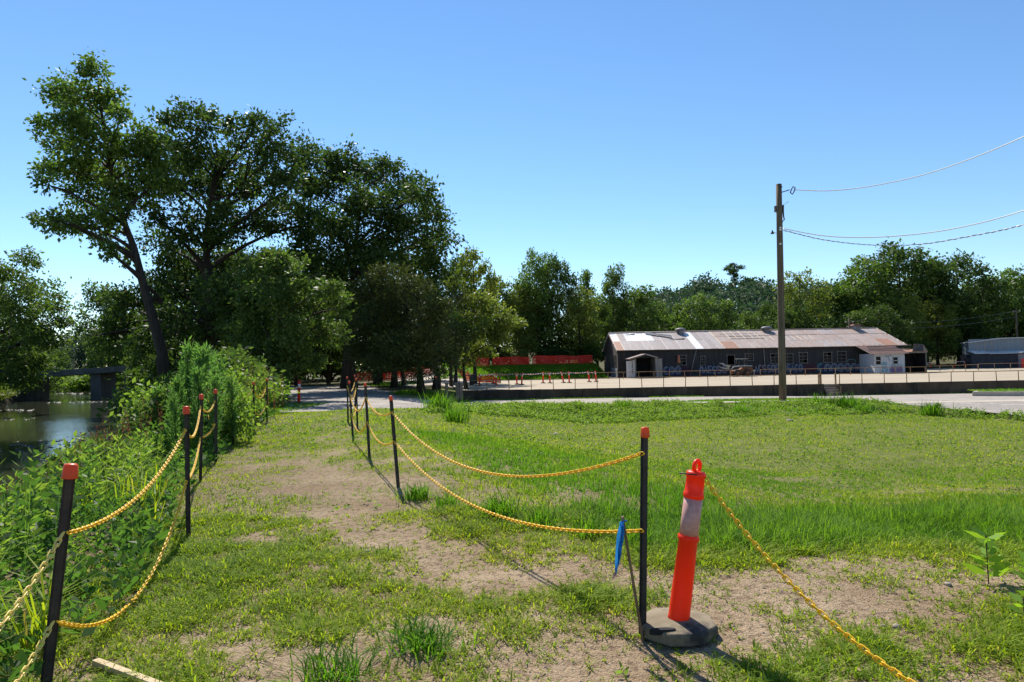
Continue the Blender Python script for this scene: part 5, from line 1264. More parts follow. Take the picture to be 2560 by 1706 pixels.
# wooded hill: one mass
hw = []
rs2 = np.random.RandomState(5)
for i in range(260):
    X = rs2.uniform(28, 150); Y = rs2.uniform(185, 305); r = rs2.uniform(3.0, 5.5); z = zf(X, Y)
    for k in range(3): hw.append((X + rs2.uniform(-2, 2), Y + rs2.uniform(-2, 2), z + rs2.uniform(4, 9) + (3 if k == 0 else 0), r * rs2.uniform(.6, .9)))
for i in range(60):
    X = rs2.uniform(-260, -95); Y = rs2.uniform(190, 300); z = zf(X, Y)
    for k in range(2): hw.append((X + rs2.uniform(-2, 2), Y, z + rs2.uniform(4, 9), rs2.uniform(3, 4.5)))
o = link('distant_woods', crown_mesh('distant_woods', hw, 100000, 1.0, M['leaf_haze'], .2, .8, sub=7, spread=.38)); tag(o, 'wooded hill far behind the barn, haze tinted into its leaves', 'woods', kind='stuff')

# ------------------------------------------------------------------ bushes
def unit_bush(seed, mat, n, size):
    rr = random.Random(seed); cl = []
    for i in range(16):
        a = rr.uniform(0, 6.28); d = rr.uniform(0, .75); cl.append((d * math.cos(a), d * math.sin(a), .25 + rr.uniform(0, .6) * (1.15 - d), rr.uniform(.22, .38)))
    mb = MB()
    for c in cl[::2]: mb.tube(bez(Vector((0, 0, -.05)), Vector((c[0] * .3, c[1] * .3, c[2] * .7)), Vector(c[:3]), 5), [.03, .025, .02, .012, .006], 4)
    return crown_mesh('foliage', cl, n, size, mat, .2, .5, sub=7, spread=.36), mb.mesh('stems', M['bark'])
UB = [unit_bush(1, M['leaf_mid'], 3200, .1), unit_bush(2, M['leaf_dark'], 3200, .1), unit_bush(3, M['leaf_light'], 3000, .1), unit_bush(4, M['weed'], 4200, .085)]
def bush(x, y, r, h, k, label, z=None):
    b = empty('bush', (x, y, (zf(x, y) if z is None else z) - .05), (0, 0, rng.uniform(0, 6.28)), label, 'bush', 'bushes of the site')
    f, s = UB[k]; link('foliage', f, b, scale=(r, r, h)); link('stems', s, b, scale=(r, r, h)); return b
BU = [(-56, 75, 3, 3, 3, 'round bush at the far waterline before the bridge abutment'), (-54.3, 71.5, 2, 1.5, 2, 'yellow-green tuft bush at the far waterline'), (-50.6, 64.8, 2.2, 1.7, 2, 'low yellowish bush on the far gravel edge'), (-59.5, 80, 3.2, 3.6, 0, 'bush hugging the left bridge abutment'),
      (-8.4, 13.4, 1.3, 1.35, 3, 'rounded leafy bush left of the feathery clump'), (-7.0, 11.2, 1.1, 1.15, 0, 'bush behind the third left post'), (-9.8, 16.2, 1.5, 1.6, 3, 'leafy bush on the bank above the riffle'), (-7.6, 15.6, 1.3, 1.5, 0, 'bush inside the feathery clump'), (-11.3, 19, 1.6, 1.7, 0, 'dark bush on the bank edge above the water'),
      (-6.35, 14.7, 1.0, 1.25, 3, 'light green bush right of the feathery clump'), (-7.1, 17.4, 1.0, 1.2, 3, 'light green bush before the bank posts'), (-7.9, 19.2, 1.0, 1.0, 0, 'low dark bush at the foot of the farther bank post'),
      (-46.5, 55, 4, 3.2, 0, 'bush at the foot of the far-bank tree'), (-52, 66, 4, 4, 3, 'rounded bush on the far bank by the water'), (-50.5, 61, 2.5, 2.2, 2, 'yellow-green bush at the far waterline'), (-57, 72, 4, 4.5, 1, 'dark bush on the far bank before the bridge'), (-41.5, 48, 3, 2, 2, 'low bright bush at the left edge waterline'),
      (-74, 118, 6, 4, 3, 'bright bush beyond the bridge, middle'), (-64, 112, 4, 5, 2, 'yellow-green bank bush under the bridge'), (-56, 104, 4, 4.5, 0, 'bush right of the bridge pier'), (-88, 128, 7, 5, 0, 'bush beyond the left end of the bridge'), (-50, 96, 4, 4, 3, 'leafy bush right of the bridge pier, nearer'),
      (-30, 58, 4, 3.5, 1, 'dark bush below the leaning trunk'), (-24, 47, 2.6, 2.2, 1, 'shaded bush at the foot of the leaning tree'), (-20, 43, 2.5, 2.6, 0, 'bush left of the slim shaded trunk'), (-16, 40, 2.2, 2.2, 0, 'bush below the mid-green tree'), (-13.6, 37.5, 1.6, 1.8, 3, 'bright bush under the mid-green tree'), (-33, 66, 5, 5, 1, 'large dark bush in the creekside shade'),
      (-28, 78, 7, 7, 1, 'dark undergrowth bush at the end of the drive, left'), (-18, 93, 7, 7, 1, 'dark undergrowth bush at the end of the drive, right'), (-23, 86, 6, 7, 1, 'undergrowth bush behind the drive'), (-35, 84, 7, 7, 1, 'dark undergrowth at the creek end of the drive'), (-35.5, 75, 4, 6, 1, 'dark creekside thicket behind the leaning tree'), (-12, 100, 7, 7, 1, 'dark thicket behind the pale lot'), (-30, 95, 8, 8, 1, 'tall dark thicket far behind the drive'), (-10, 96, 5, 3.5, 1, 'dark bush behind the left net fence'), (-3, 95, 4, 3, 1, 'dark bush behind the middle net fence'), (1.4, 90.5, 1.3, 2.0, 2, 'pale bush in the gap between the net fences'), (5, 95, 4, 3.5, 1, 'dark bush behind the right net fence'), (10, 96, 4, 4, 0, 'bush behind the barn corner'),  # dark thickets behind the drive added to block bright gaps under the crowns
      (53, 100, 5, 5.5, 1, 'dark bush right of the open bay'), (58, 103, 5, 6, 1, 'dark bush left of the metal shed'), (49, 98, 3, 1.8, 3, 'low green bush beside the open bay'), (30, 99, 6, 4, 1, 'dark bush behind the barn middle'), (40, 100, 6, 4, 1, 'dark bush behind the barn right half'), (20, 99, 6, 4, 0, 'bush behind the barn left half'),  # dark bushes added to blacken the foot of the tree line
      (-9.3, 23.5, 1.7, 1.6, 3, 'leafy bush on the bank before the drive'), (-10.6, 26.5, 2.2, 2.4, 0, 'taller bush on the bank before the drive'), (-12.4, 30, 2.2, 2.6, 0, 'bush left of the lone orange bollard'), (-8.4, 20.5, 1.1, 1.25, 3, 'small bright bush right of the bank posts'), (-11.5, 23, 2, 2, 3, 'wide bush behind the bank posts'), (-14, 27, 2.4, 2.6, 3, 'wide bush on the bank top by the creek'), (-18, 35, 3, 3, 0, 'bush where the bank drops to the creek'),
      (-38.5, 44, 2.2, 1.6, 3, 'low round bush cut by the left edge at the waterline'), (-45, 52, 3, 2.4, 2, 'yellowish reed bush on the far bank'), (-47.5, 58, 2.6, 2.6, 3, 'mid-height bush on the far bank before the rounded one')]
for b in BU: bush(*b)

# ------------------------------------------------------------------ bank weeds (a mass nobody could count)
def stalks(P, H, nl, L, W_, rs, up=.35, wide=1.0):
    """Upright stems with spiralling lance leaves."""
    n = len(P); Pp = []; A = []; LL = []; vv = []; ph = rs.uniform(0, 6.28, n); lx = rs.normal(0, .12, (n, 2)); pv = rs.uniform(-.2, .2, n)
    for k in range(nl):
        f = .15 + .85 * (k + .5) / nl; a = ph + k * 2.4; h = H * f
        p = P + np.stack([lx[:, 0] * h, lx[:, 1] * h, h], -1); up_ = up + .6 * f ** 3
        A.append(unit(np.stack([np.cos(a), np.sin(a), np.full(n, up_) + rs.normal(0, .25, n)], -1))); Pp.append(p); LL.append(L * (1.1 - .55 * f) * rs.uniform(.75, 1.25, n)); vv.append(np.clip(.35 + .3 * f + pv + rs.normal(0, .1, n), 0, 1))
    return np.concatenate(Pp), np.concatenate(A), np.concatenate(LL), np.concatenate(vv)
def stem_strips(P, H, w, rs):
    n = len(P); a = rs.uniform(0, 3.14, n); d = np.stack([np.cos(a), np.sin(a), 0 * a], -1) * w; T = P + np.stack([rs.normal(0, .08, n) * H, rs.normal(0, .08, n) * H, H], -1)
    V = np.stack([P - d, P + d, T + d * .4, T - d * .4], 1).reshape(-1, 3); return V, np.arange(4 * n).reshape(n, 4), np.full(4 * n, .2)
def weed_edge(Y): return np.interp(Y, [2, 3.5, 5, 6.6, 8, 9.8, 12, 15, 18, 22, 26, 30], [-2.3, -2.6, -3.0, -3.5, -4.15, -4.8, -5.45, -6.25, -7.05, -8.0, -9.2, -10.4])
def scatter(n, x0, x1, y0, y1, rs): return rs.uniform(x0, x1, n), rs.uniform(y0, y1, n)
def build_stuff(name, label, cat, parts, mat):
    V = []; F = []; A = []; b = 0
    for v, f, a in parts: V.append(v); F.append(f + b); A.append(a); b += len(v)
    o = link(name, np_mesh(name, np.concatenate(V), np.concatenate(F), mat, {'var': np.concatenate(A)})); tag(o, label, cat, kind='stuff'); return o
rs = np.random.RandomState(21)
X, Y = scatter(16000, -26, -2.3, 2.0, 34, rs)
e = weed_edge(Y); dc = creek_dist(X, Y); inside = (X < e - rs.uniform(0, .35, len(X))) & (dc > 6.3) & (X > -.95 * Y - 1.5); keep = inside & (rs.rand(len(X)) < np.clip(9 / (Y + 2), .12, 1))
X, Y = X[keep], Y[keep]; e = weed_edge(Y); dist = e - X
pick = fbm(X * .45 + 9, Y * .45, 3) + rs.normal(0, .06, len(X))
H = (.28 + .62 * ss(dist, 0, 1.1)) * rs.uniform(.7, 1.15, len(X)) * (1 - .08 * ss(Y, 4.5, 9) * ss(dist, .8, 2.5)) * (.75 + .5 * fbm(X * .8, Y * .8 + 40, 2)); H *= 1 - .35 * ss(creek_dist(X, Y), 9, 7)
P = np.stack([X, Y, zt(X, Y) - .02], -1); sz = 1 + .05 * np.clip(Y - 6, 0, 20)
for nm, lab, sel, mt, nl, L, wr in (('leafy_weeds', 'bright lance-leaved weeds covering the bank', pick < .54, 'weed', 22, .15, .26), ('broadleaf_weeds', 'darker broad-leaved weeds among the bank growth', pick >= .54, 'weed_dark', 20, .13, .5)):
    p, a, l, v = stalks(P[sel], H[sel], nl, L, 0, rs); l = l * np.tile(sz[sel], nl)
    l *= np.tile(np.clip(H[sel] / .8, .5, 1.1), nl)
    build_stuff(nm, lab, 'weeds', [leaves(p, a, l, l * wr, v, .05), stem_strips(P[sel], H[sel], .006, rs)], M[mt])
# long arching grass mixed into the bank growth
X, Y = scatter(3600, -20, -2.6, 2.2, 26, rs); k = (X < weed_edge(Y) + .1) & (creek_dist(X, Y) > 6.4) & (X > -.95 * Y - 1) & (fbm(X * .5 + 80, Y * .5, 2) > .45) & (rs.rand(len(X)) < np.clip(9 / (Y + 2), .3, 1)); X, Y = X[k], Y[k]
def bank_blades(P, H, rs, nb=9):
    m = len(P) * nb; T = np.repeat(P, nb, 0); Lr = np.repeat(H, nb) * rs.uniform(.5, 1.1, m); a = rs.uniform(0, 6.28, m); d = np.stack([np.cos(a), np.sin(a), 0 * a], -1); sd = np.stack([-np.sin(a), np.cos(a), 0 * a], -1) * .006
    mid = T + unit(d * .35 + np.array([0, 0, 1.0])) * (Lr * .6)[:, None]; tip = mid + unit(d * 1.1 + np.array([0, 0, .35])) * (Lr * .45)[:, None]
    V = np.stack([T - sd, T + sd, mid + sd, mid - sd], 1).reshape(-1, 3); V2 = np.stack([mid - sd, mid + sd, tip + sd * .2, tip - sd * .2], 1).reshape(-1, 3); v = np.repeat(np.clip(rs.normal(.55, .2, m), 0, 1), 4)
    return [(V, np.arange(4 * m).reshape(m, 4), v), (V2, np.arange(4 * m).reshape(m, 4), v)]
build_stuff('tall_grass', 'long arching grass blades mixed into the bank weeds', 'grass', bank_blades(np.stack([X, Y, zt(X, Y)], -1), rs.uniform(.45, .95, len(X)), rs), M['grass_a'])
# low creeping foliage at the edge and under the stalks
X, Y = scatter(9000, -12, -2.0, 2.0, 24, rs); e = weed_edge(Y); k = (X < e + .25) & (X > -.95 * Y - 1) & (creek_dist(X, Y) > 7) & (rs.rand(len(X)) < np.clip(7 / (Y + 1), .2, 1)); X, Y = X[k], Y[k]
P = np.stack([X, Y, zt(X, Y)], -1); p, a, l, v = stalks(P, np.full(len(X), .22), 7, .13, 0, rs, .5); l *= np.tile(1 + .05 * np.clip(Y - 6, 0, 20), 7)
build_stuff('undergrowth', 'low tangled undergrowth at the edge of the bank weeds', 'undergrowth', [leaves(p, a, l, l * .4, v, .05)], M['weed_dark'])
# tall feathery weeds, each plant its own
def feather(seed, h):
    r = np.random.RandomState(seed); n = 130; f = r.uniform(.1, .9, n); a = r.uniform(0, 6.28, n); prof = .10 + .16 * np.sin(f * 3.1)
    root = np.stack([0 * f, 0 * f, f * h], -1); A = unit(np.stack([np.cos(a), np.sin(a), r.uniform(1.6, 4.5, n)], -1)); Lg = prof * h * r.uniform(.5, 1.0, n)
    P = []; D = []; LL = []; vv = []
    for k in range(6):
        t = (k + 1) / 6; P.append(root + A * (Lg * t)[:, None]); D.append(unit(A + r.normal(0, .5, (n, 3)))); LL.append(np.full(n, .075 * h)); vv.append(np.clip(r.normal(.45, .2, n), 0, 1))
    V, F, va = leaves(np.concatenate(P), np.concatenate(D), np.concatenate(LL), np.concatenate(LL) * .22, np.concatenate(vv), .02)
    return np_mesh('fronds', V, F, M['fennel'], {'var': va}), MB().tube([(0, 0, -.05), (.01, 0, h * .5), (0, .01, h)], [.012, .009, .003], 5).mesh('stem', M['bark'])
FE = [feather(1, 1.0), feather(2, 1.0)]
fe_px = [(400, 15.5, 1.6), (428, 14.5, 1.4), (450, 13.2, 1.5), (476, 14.2, 2.2), (497, 12.8, 1.6), (520, 15.2, 2.0), (540, 13.4, 1.6), (562, 15, 1.8), (440, 12.2, 1.2), (488, 13.8, 1.9), (508, 14.1, 2.05), (531, 12.6, 1.5), (583, 14.2, 1.4), (465, 15.4, 1.8)]
for i, (px, Y, h) in enumerate(fe_px):
    x = at(px, 1000, Y).x; r = empty('feathery_weed', (x, Y, zf(x, Y)), (rng.uniform(-.05, .05), rng.uniform(-.05, .05), rng.uniform(0, 6)), f'tall feathery green weed in the clump by the left posts, {(ordn + ["twelfth", "thirteenth", "fourteenth"])[i]} of the clump', 'weed', 'tall feathery weeds by the left posts')
    f, s = FE[i % 2]; link('fronds', f, r, scale=(h, h, h)); link('stem', s, r, scale=(h, h, h))
fe_lab = sorted([o for o in COL.objects if o.name.startswith('feathery_weed')], key=lambda o: o.location.x / o.location.y)
for i, o in enumerate(fe_lab): o['label'] = f'tall feathery weed by the left posts, {(ordn + ["twelfth", "thirteenth", "fourteenth"])[i]} from the left in its clump'
# reddish dock stalks near the water
X, Y = scatter(170, -9.9, -6.9, 10.2, 13.6, rs); k = (creek_dist(X, Y) > 6.2); X, Y = X[k], Y[k]; P = np.stack([X, Y, zt(X, Y)], -1); Hd = rs.uniform(.95, 1.45, len(X))
X2, Y2 = scatter(60, -10.6, -7.6, 17, 24, rs); P2 = np.stack([X2, Y2, zt(X2, Y2)], -1); P = np.concatenate([P, P2]); Hd = np.concatenate([Hd, rs.uniform(1.0, 1.7, len(X2))])
p, a, l, v = stalks(P, Hd, 34, .07, 0, rs, .9); build_stuff('dock_seed_heads', 'rust-brown dried dock seed heads near the water', 'weeds', [leaves(p, a, l, l * .5, v, .05), stem_strips(P, Hd, .006, rs)], M['dock'])

# ------------------------------------------------------------------ grass
def blades(P, n, L, W_, rs, lay=.9, segs=2):
    """n blades per tuft; each blade a bent tapering strip (quad plus tip)."""
    T = np.repeat(P, n, 0); m = len(T); Lr = np.repeat(L, n) * rs.uniform(.5, 1.3, m); Wr = np.repeat(W_, n) * rs.uniform(.7, 1.3, m); a = rs.uniform(0, 6.28, m)
    d = np.stack([np.cos(a), np.sin(a), 0 * a], -1); s = np.stack([-np.sin(a), np.cos(a), 0 * a], -1) * Wr[:, None] / 2
    u = np.clip(rs.normal(lay, .35, m), .05, 2.2)[:, None]; z = np.array([0, 0, 1.0]); T = T + d * (rs.uniform(0, .35, m) * Lr)[:, None]
    mid = T + unit(d * u * .7 + z) * (Lr * .55)[:, None]; tip = mid + unit(d * (u * 1.7 + .2) + z * .55) * (Lr * .5)[:, None]
    tv = np.repeat(np.clip(rs.normal(.38, .16, len(P)) + (fbm(P[:, 0] * .7, P[:, 1] * .7, 3) - .5) * .8, 0, .8), n); v = np.clip(tv + rs.normal(0, .12, m), 0, .86) + (rs.rand(m) < .05) * .2; v = np.clip(v, 0, 1)
    if segs == 2:
        V = np.stack([T - s * .7, T + s * .7, mid + s, mid - s, tip], 1).reshape(-1, 3); b = np.arange(m)[:, None] * 5
        F = np.concatenate([b + np.array([[0, 1, 2]]), b + np.array([[0, 2, 3]]), b + np.array([[3, 2, 4]])]); return V, F, np.repeat(v, 5)
    V = np.stack([T - s, T + s, tip * .5 + mid * .5], 1).reshape(-1, 3); return V, np.arange(3 * m).reshape(m, 3), np.repeat(v, 3)
def in_view(X, Y, m=.25): return np.abs(X) < .78 * Y + m
def right_of_weeds(X, Y): return X > weed_edge(Y) - .3
def sdist(X, Y): return np.minimum((X - (1.25 - (np.minimum(Y, 22) - 4) * 0.36)) * 0.94, (Y - 5.3))
rs = np.random.RandomState(33); pa_, pb_ = [], []
X, Y = scatter(105000, -5.8, 5.8, 2.0, 7.4, rs); k = in_view(X, Y) & right_of_weeds(X, Y); X, Y = X[k], Y[k]; D = grass_density(X, Y); k = rs.rand(len(X)) < D ** 1.2 * .95 + .05; X, Y, D = X[k], Y[k], D[k]
P = np.stack([X, Y, zt(X, Y) - .004], -1); s = ss(sdist(X, Y), 0, .8)
L = (.038 + .055 * D) * (1 + .45 * s) * np.exp(rs.normal(0, .25, len(X)))
lush = s > rs.rand(len(X)) * .8 + .1
pa_.append(blades(P[~lush], 6, L[~lush], np.full((~lush).sum(), .0068), rs, 1.25)); pb_.append(blades(P[lush], 6, L[lush] * (.45 + 1.2 * fbm(X[lush] * .9, Y[lush] * .9 + 70, 3) ** 1.3), np.full(lush.sum(), .005), rs, .55))
X, Y = scatter(72000, -13, 13, 7.2, 16.5, rs); k = in_view(X, Y) & right_of_weeds(X, Y); X, Y = X[k], Y[k]; D = grass_density(X, Y); k = rs.rand(len(X)) < D ** 1.2 * .95 + .05 + .1 * (fbm(X * 3, Y * 3 + 9, 2) > .6); X, Y, D = X[k], Y[k], D[k]
P = np.stack([X, Y, zt(X, Y) - .005], -1); s = ss(sdist(X, Y), 0, 1.0); L = (.034 + .034 * D) * (1.45 - .45 * ss(Y, 7.2, 11)) * (1 + .5 * s * (1 - ss(sdist(X, Y), 2, 5))) * np.exp(rs.normal(0, .25, len(X))); lush = s * (.12 + .75 * (1 - ss(sdist(X, Y), 1.5, 4.5)) + .5 * (fbm(X * .6, Y * .6 + 20, 2) > .58)) > rs.rand(len(X)); w = .0075 + .0004 * Y
pa_.append(blades(P[~lush], 5, L[~lush], w[~lush], rs, .9, 1)); pb_.append(blades(P[lush], 5, L[lush], w[lush], rs, .5, 1))
def paved(X, Y): return (Y > road_near(X) - .25) & (X > -8.5)
X, Y = scatter(120000, -24, 24, 16.5, 40, rs); k = in_view(X, Y) & right_of_weeds(X, Y) & ~paved(X, Y) & ~((Y > 26) & (X < -4)); X, Y = X[k], Y[k]; D = grass_density(X, Y) * (.45 + .75 * fbm(X * .8, Y * .8, 3)); k = rs.rand(len(X)) < D; X, Y, D = X[k], Y[k], D[k]
rough = ss(Y, road_near(X) - 8.5, road_near(X) - 5.5) * ss(X, -3, 1)
P = np.stack([X, Y, zt(X, Y) - .01], -1); L = (.06 + .03 * D) * (.45 + .55 * ss(road_near(X) - Y, .2, 2.0)) * (1 + 1.1 * rough * fbm(X * .5 + 30, Y * .5, 2)) * np.exp(rs.normal(0, .25, len(X))); lush = (rough * .8 + .1) > rs.rand(len(X)); w = .010 + .0007 * Y
pa_.append(blades(P[~lush], 4, L[~lush], w[~lush], rs, .8, 1)); pb_.append(blades(P[lush], 4, L[lush], w[lush], rs, .6, 1))
# verges: along the wall foot, around the pole, by the timber posts, grass bank, islands
vx = []; vy = []; vz = []
def verge(n, x0, x1, y0, y1, zz=None):
    X, Y = scatter(n, x0, x1, y0, y1, rs); vx.append(X); vy.append(Y); vz.append(zt(X, Y) if zz is None else np.full(n, zz))
verge(1600, -2.5, 8, 50.0, 50.8); verge(500, 10, 14, 50.2, 50.8); verge(2600, 9.3, 18.5, 40.4, 43.2); verge(1600, -8, -2.8, 43.5, 50); verge(9000, -9, 11.3, 80.6, 90); verge(1500, 31.5, 60, 45.6, 47.8, -.95); verge(1000, 35, 60, 42.2, 43.4, -.95); verge(700, -11, -8.8, 26.5, 33); verge(1500, -14, -9, 62, 72)
verge(700, 26, 58, 50.3, 50.8)
X, Y, Z_ = np.concatenate(vx), np.concatenate(vy), np.concatenate(vz); k = ~((X > 9.3) & (X < 18.5) & (Y < 44) & (Y > 40) & (Y > 40 + 3.2 * ss(X, 8.5, 14) + .3)); X, Y, Z_ = X[k], Y[k], Z_[k]
pb_.append(blades(np.stack([X, Y, Z_], -1), 5, np.where(Y > 79, .3, .17), np.where(Y > 79, .07, .04), rs, .7, 1))
def join3(parts):
    V = []; F = []; A = []; b = 0
    for v, f, a in parts: V.append(v); F.append(f + b); A.append(a); b += len(v)
    return np.concatenate(V), np.concatenate(F), np.concatenate(A)
for nm, lab, pr, mt in (('grass', 'short patchy yellow-green grass on the worn track and field', pa_, 'grass_a'), ('lush_grass', 'longer fresh green grass on the slope and rough bank', pb_, 'grass_b')):
    V, F, A = join3(pr); o = link(nm, np_mesh(nm, V, F, M[mt], {'var': A})); tag(o, lab, 'grass', kind='stuff')

# low broad weeds patching the rough bank below the pavement
X, Y = scatter(26000, -4, 24, 24, 39.5, rs); rn = road_near(X); k = in_view(X, Y) & (Y < rn - .35) & (Y > rn - 7.5) & (fbm(X * .55 + 60, Y * .55, 3) > .41) & (X > -3.2); X, Y = X[k], Y[k]
P = np.stack([X, Y, zt(X, Y) - .02], -1); Hb = rs.uniform(.1, .32, len(X)) * (.6 + .8 * fbm(X * .8, Y * .8, 2)) * (.35 + .65 * ss(road_near(X) - Y, .3, 2.5)); p, a, l, v = stalks(P, Hb, 7, .13, 0, rs, .4)
build_stuff('bank_weeds', 'leafy weeds patching the rough bank below the pavement', 'weeds', [leaves(p, a, l, l * .45, v, .05)], M['weed'])

# dead thatch lying on the worn soil
X, Y = scatter(26000, -5, 5.5, 2.2, 11, rs); k = in_view(X, Y) & right_of_weeds(X, Y) & (grass_density(X, Y) < .75); X, Y = X[k], Y[k]
V, F, A = blades(np.stack([X, Y, zt(X, Y) + .004], -1), 2, np.full(len(X), .05), np.full(len(X), .004), rs, 2.2, 1); V[:, 2] = zt(V[:, 0], V[:, 1]) + .004 + (V[:, 2] - zt(V[:, 0], V[:, 1])) * .25
M['thatch'] = leafmat('dead_grass', (.20, .15, .085), (.40, .32, .19), (1.2, 1.1, .9), .2, .8, .05)
o = link('thatch', np_mesh('thatch', V, F, M['thatch'], {'var': A})); tag(o, 'dead straw-coloured grass lying on the worn soil', 'straw', kind='stuff')
# small broad-leaved rosettes dotted over the field and track
X, Y = scatter(3000, -12, 22, 3.2, 33, rs); k = in_view(X, Y) & right_of_weeds(X + .4, Y) & (Y < road_near(X) - 1) & (fbm(X * .4 + 11, Y * .4, 3) > .44) & (rs.rand(len(X)) < np.clip(Y / 14, .25, 1)) & ~((Y > 25) & (X < -3)); X, Y = X[k], Y[k]
P = np.stack([X, Y, zt(X, Y)], -1); Hb = rs.uniform(.03, .09, len(X)) * (1 + .015 * Y); p, a, l, v = stalks(P, Hb, 7, .06, 0, rs, .25); l *= np.tile(1 + .03 * Y, 7)
build_stuff('field_weeds', 'small leafy weeds dotted over the field grass', 'weeds', [leaves(p, a, l, l * .45, v, .05)], M['weed'])
# separate grass clumps that stand out
def clump_mesh(seed, n, h, w):
    r = np.random.RandomState(seed); P = np.stack([r.normal(0, .10, n), r.normal(0, .10, n), np.zeros(n)], -1)
    V, F, A = blades(P, 3, np.full(n, h), np.full(n, w), r, .4, 2); return np_mesh('clump', V, F, M['grass_b'], {'var': A})
CM = [clump_mesh(1, 70, .28, .010), clump_mesh(2, 90, .33, .012)]
cl_list = [(.25, 6.6, .8, 'tall grass clump under the long chains, right'), (-.15, 7.0, .75, 'tall grass clump under the long chains, second from right'), (-.75, 7.6, .7, 'tall grass clump under the middle of the long chains'), (-1.15, 8.1, .65, 'tall grass clump near the track post'), (.65, 6.2, .8, 'tall grass clump just behind the perforated post'), (1.05, 5.9, .6, 'grass clump between the perforated post and the slope'),
           (-2.75, 25.6, 2.6, 'tall grass clump around the lone post by the road'), (-1.9, 22.0, 1.7, 'dark grass tuft alone on the field'), (16.4, 36.6, 2.6, 'big arching grass clump below the utility pole, left'), (17.7, 36.2, 2.7, 'big arching grass clump below the utility pole, right'), (11.0, 33.0, 2.2, 'dark grass clump on the rough bank, middle'), (18.6, 30.5, 2.0, 'grass clump on the bank by the driveway'), (5.5, 34.0, 1.6, 'low grass clump on the bank, left'), (16.6, 32.5, 1.6, 'grass clump on the bank before the driveway'),
           (-.95, 3.55, .55, 'big splayed grass tuft on the bare foreground'), (-.55, 3.9, .45, 'smaller splayed tuft right of the big foreground tuft')]
for i, (x, y, s_, lb) in enumerate(cl_list):
    o = link('grass_clump', CM[i % 2], None, (x, y, zf(x, y) - .02), (0, 0, rng.uniform(0, 6)), (s_ * (1.6 if i > 13 else 1), s_ * (1.6 if i > 13 else 1), s_)); tag(o, lb, 'grass clump', 'grass clumps that stand out')
# seedling at the right edge
M['pinnate'] = leafmat('seedling_leaf', (.12, .24, .025), (.2, .32, .04), (2.0, 2.0, .7), .4, .6, .15)
def seedling(x, y, h, n, label, L=.1):
    r = np.random.RandomState(int(x * 100)); P = np.zeros((n, 3)); P[:, 2] = np.linspace(.15, 1, n) * h; a = np.arange(n) * 2.4; A = unit(np.stack([np.cos(a), np.sin(a), np.full(n, .35)], -1)); Lg = L * r.uniform(.7, 1.2, n)
    V, F, va = leaves(P, A, Lg, Lg * .42, r.uniform(.2, .9, n), .06)
    e = empty('seedling', (x, y, zf(x, y)), label=label, cat='seedling'); link('leaf_spray', np_mesh('leaf_spray', V, F, M['pinnate'], {'var': va}), e); MB().tube([(0, 0, -.02), (0, .01, h)], .004, 5).obj('stem', M['bark'], e)
seedling(3.25, 4.75, .34, 26, 'small seedling with oval leaves at the right edge', .14); seedling(3.35, 4.45, .25, 22, 'leafy seedling cut by the right edge', .15); seedling(3.05, 4.15, .12, 9, 'tiny seedling below the others at the right edge', .09); seedling(3.1, 4.05, .3, 26, 'dark-fronded seedling cut by the right edge', .13)

# ------------------------------------------------------------------ stones
M['stone'] = surf('pale_stone', (.28, .23, .18), (.42, .36, .29), 6, .9, .4)
M['stone_wet'] = surf('creek_stone', (.05, .045, .035), (.14, .125, .10), 3, .6, .3)
def rock_mesh(seed, mat):
    r = random.Random(seed); mb = MB(); n = 8; rings = [(.35, -.3), (.5, -.05), (.42, .2), (.2, .34)]; vs = []
    for rr_, z in rings:
        for k in range(n): q = rr_ * r.uniform(.8, 1.2); vs.append((q * math.cos(k * .785), q * math.sin(k * .785) * .75, z * r.uniform(.85, 1.15) * .7))
    mb.add(vs, [tuple(range(n))[::-1]] + [(i * n + k, i * n + (k + 1) % n, (i + 1) * n + (k + 1) % n, (i + 1) * n + k) for i in range(3) for k in range(n)] + [tuple(range(3 * n, 4 * n))], True); return mb.mesh('stone', mat)
RK = [rock_mesh(i, M['stone']) for i in range(3)]; RW = [rock_mesh(10 + i, M['stone_wet']) for i in range(3)]
st_l = [(905, 1372, 5.9, .06, 'pair stone, left, on the bare patch of the worn track'), (918, 1370, 5.95, .065, 'pair stone, right, on the bare patch of the worn track'), (1922, 1657, 3.6, .05, 'pale stone beside the bollard shadow'), (2205, 1565, 4.05, .06, 'dark clod on the bare soil right of the chain, left one'), (2240, 1560, 4.05, .06, 'dark clod on the bare soil right of the chain, right one'), (2370, 1458, 4.75, .06, 'white pebble near the right seedlings'), (1390, 1076, 22.5, .22, 'grey stone on the field left of the bank'), (1975, 1050, 29.0, .3, 'pale grey stone half sunk in the bank'), (752, 1685, 3.4, .05, 'small stone at the bottom beside the grass tuft')]
for i, (px, py, Y, s_, lb) in enumerate(st_l):
    x = at(px, py, Y).x; o = link('stone', RK[i % 3], None, (x, Y, zf(x, Y) + s_ * .1), (0, 0, rng.uniform(0, 6)), (s_, s_, s_)); tag(o, lb, 'stone', 'loose stones on the ground')
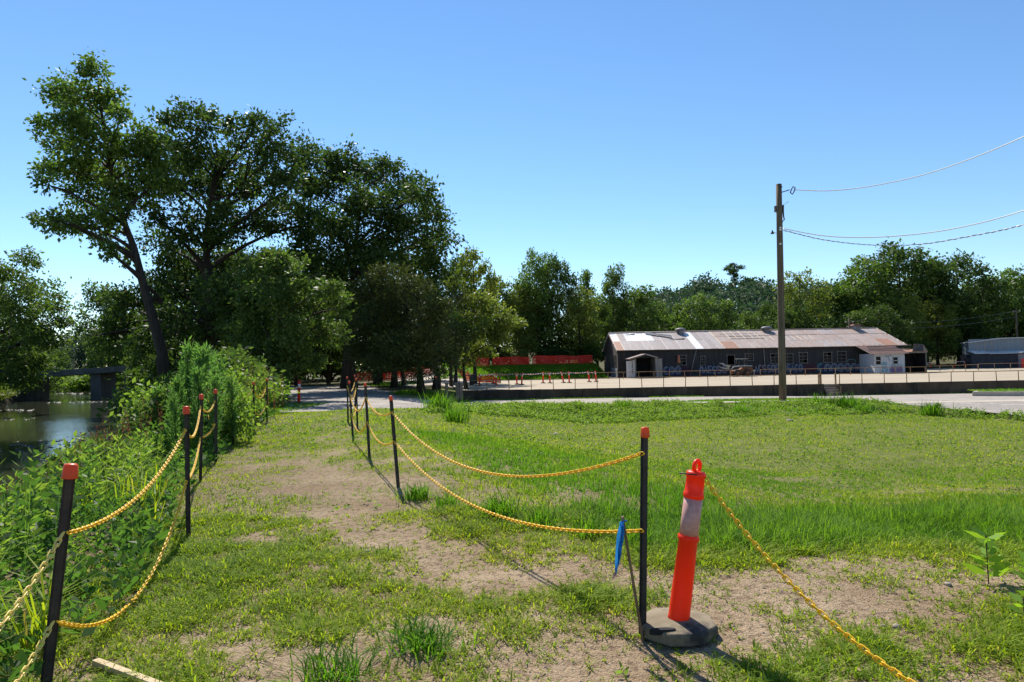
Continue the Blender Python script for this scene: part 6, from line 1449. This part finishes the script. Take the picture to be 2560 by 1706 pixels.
# creek boulders and riffle stones (countless): one mass; a few clear ones as things
V = []; F = []; b = 0; rs = np.random.RandomState(50)
co = [np.array([v.co for v in m.vertices]) for m in RW]; fq = [np.array([p.vertices for p in m.polygons if len(p.vertices) == 4]) for m in RW]
def riffle(n, c0, c1, wid, smin, smax):
    global b
    for i in range(n):
        t = rs.rand(); c = np.array(c0) * (1 - t) + np.array(c1) * t; x, y = c + rs.normal(0, wid, 2); s_ = rs.uniform(smin, smax); k = rs.randint(3); a = rs.uniform(0, 6.28); R_ = np.array([[math.cos(a), -math.sin(a), 0], [math.sin(a), math.cos(a), 0], [0, 0, .7]])
        V.append((co[k] * s_) @ R_.T + (x, y, max(zf(x, y), WATER_Z - s_ * .1))); F.append(fq[k] + b); b += len(co[k])
riffle(170, (-30, 30), (-18, 36), 1.6, .15, .5); riffle(34, (-47.5, 64), (-43.5, 62), .6, .2, .6); riffle(26, (-52, 78), (-46, 76), .6, .3, .7); riffle(36, (-37, 50), (-40, 53), .7, .15, .35); riffle(45, (-85, 112), (-62, 101), 1.5, .4, 1.0)
o = link('creek_gravel', np_mesh('creek_gravel', np.concatenate(V), np.concatenate(F), M['stone_wet'], smooth=True)); tag(o, 'wet stones of the riffles across the creek', 'stones', kind='stuff')
# loose pebbles on the bare soil
V = []; F = []; b = 0
co = [np.array([v.co for v in m.vertices]) for m in RK]; fq = [np.array([p.vertices for p in m.polygons if len(p.vertices) == 4]) for m in RK]
X, Y = scatter(4200, -4, 5, 2.2, 9, rs); k = in_view(X, Y) & (grass_density(X, Y) < .5) & right_of_weeds(X, Y); X, Y = X[k], Y[k]; Z_ = zt(X, Y)
for x, y, z in zip(X, Y, Z_):
    s_ = .006 + .016 * rs.rand() ** 3; q = rs.randint(3); V.append(co[q] * s_ + (x, y, z)); F.append(fq[q] + b); b += len(co[q])
o = link('pebbles', np_mesh('pebbles', np.concatenate(V), np.concatenate(F), M['stone'], smooth=True)); tag(o, 'fine pebbles scattered over the bare soil', 'pebbles', kind='stuff')
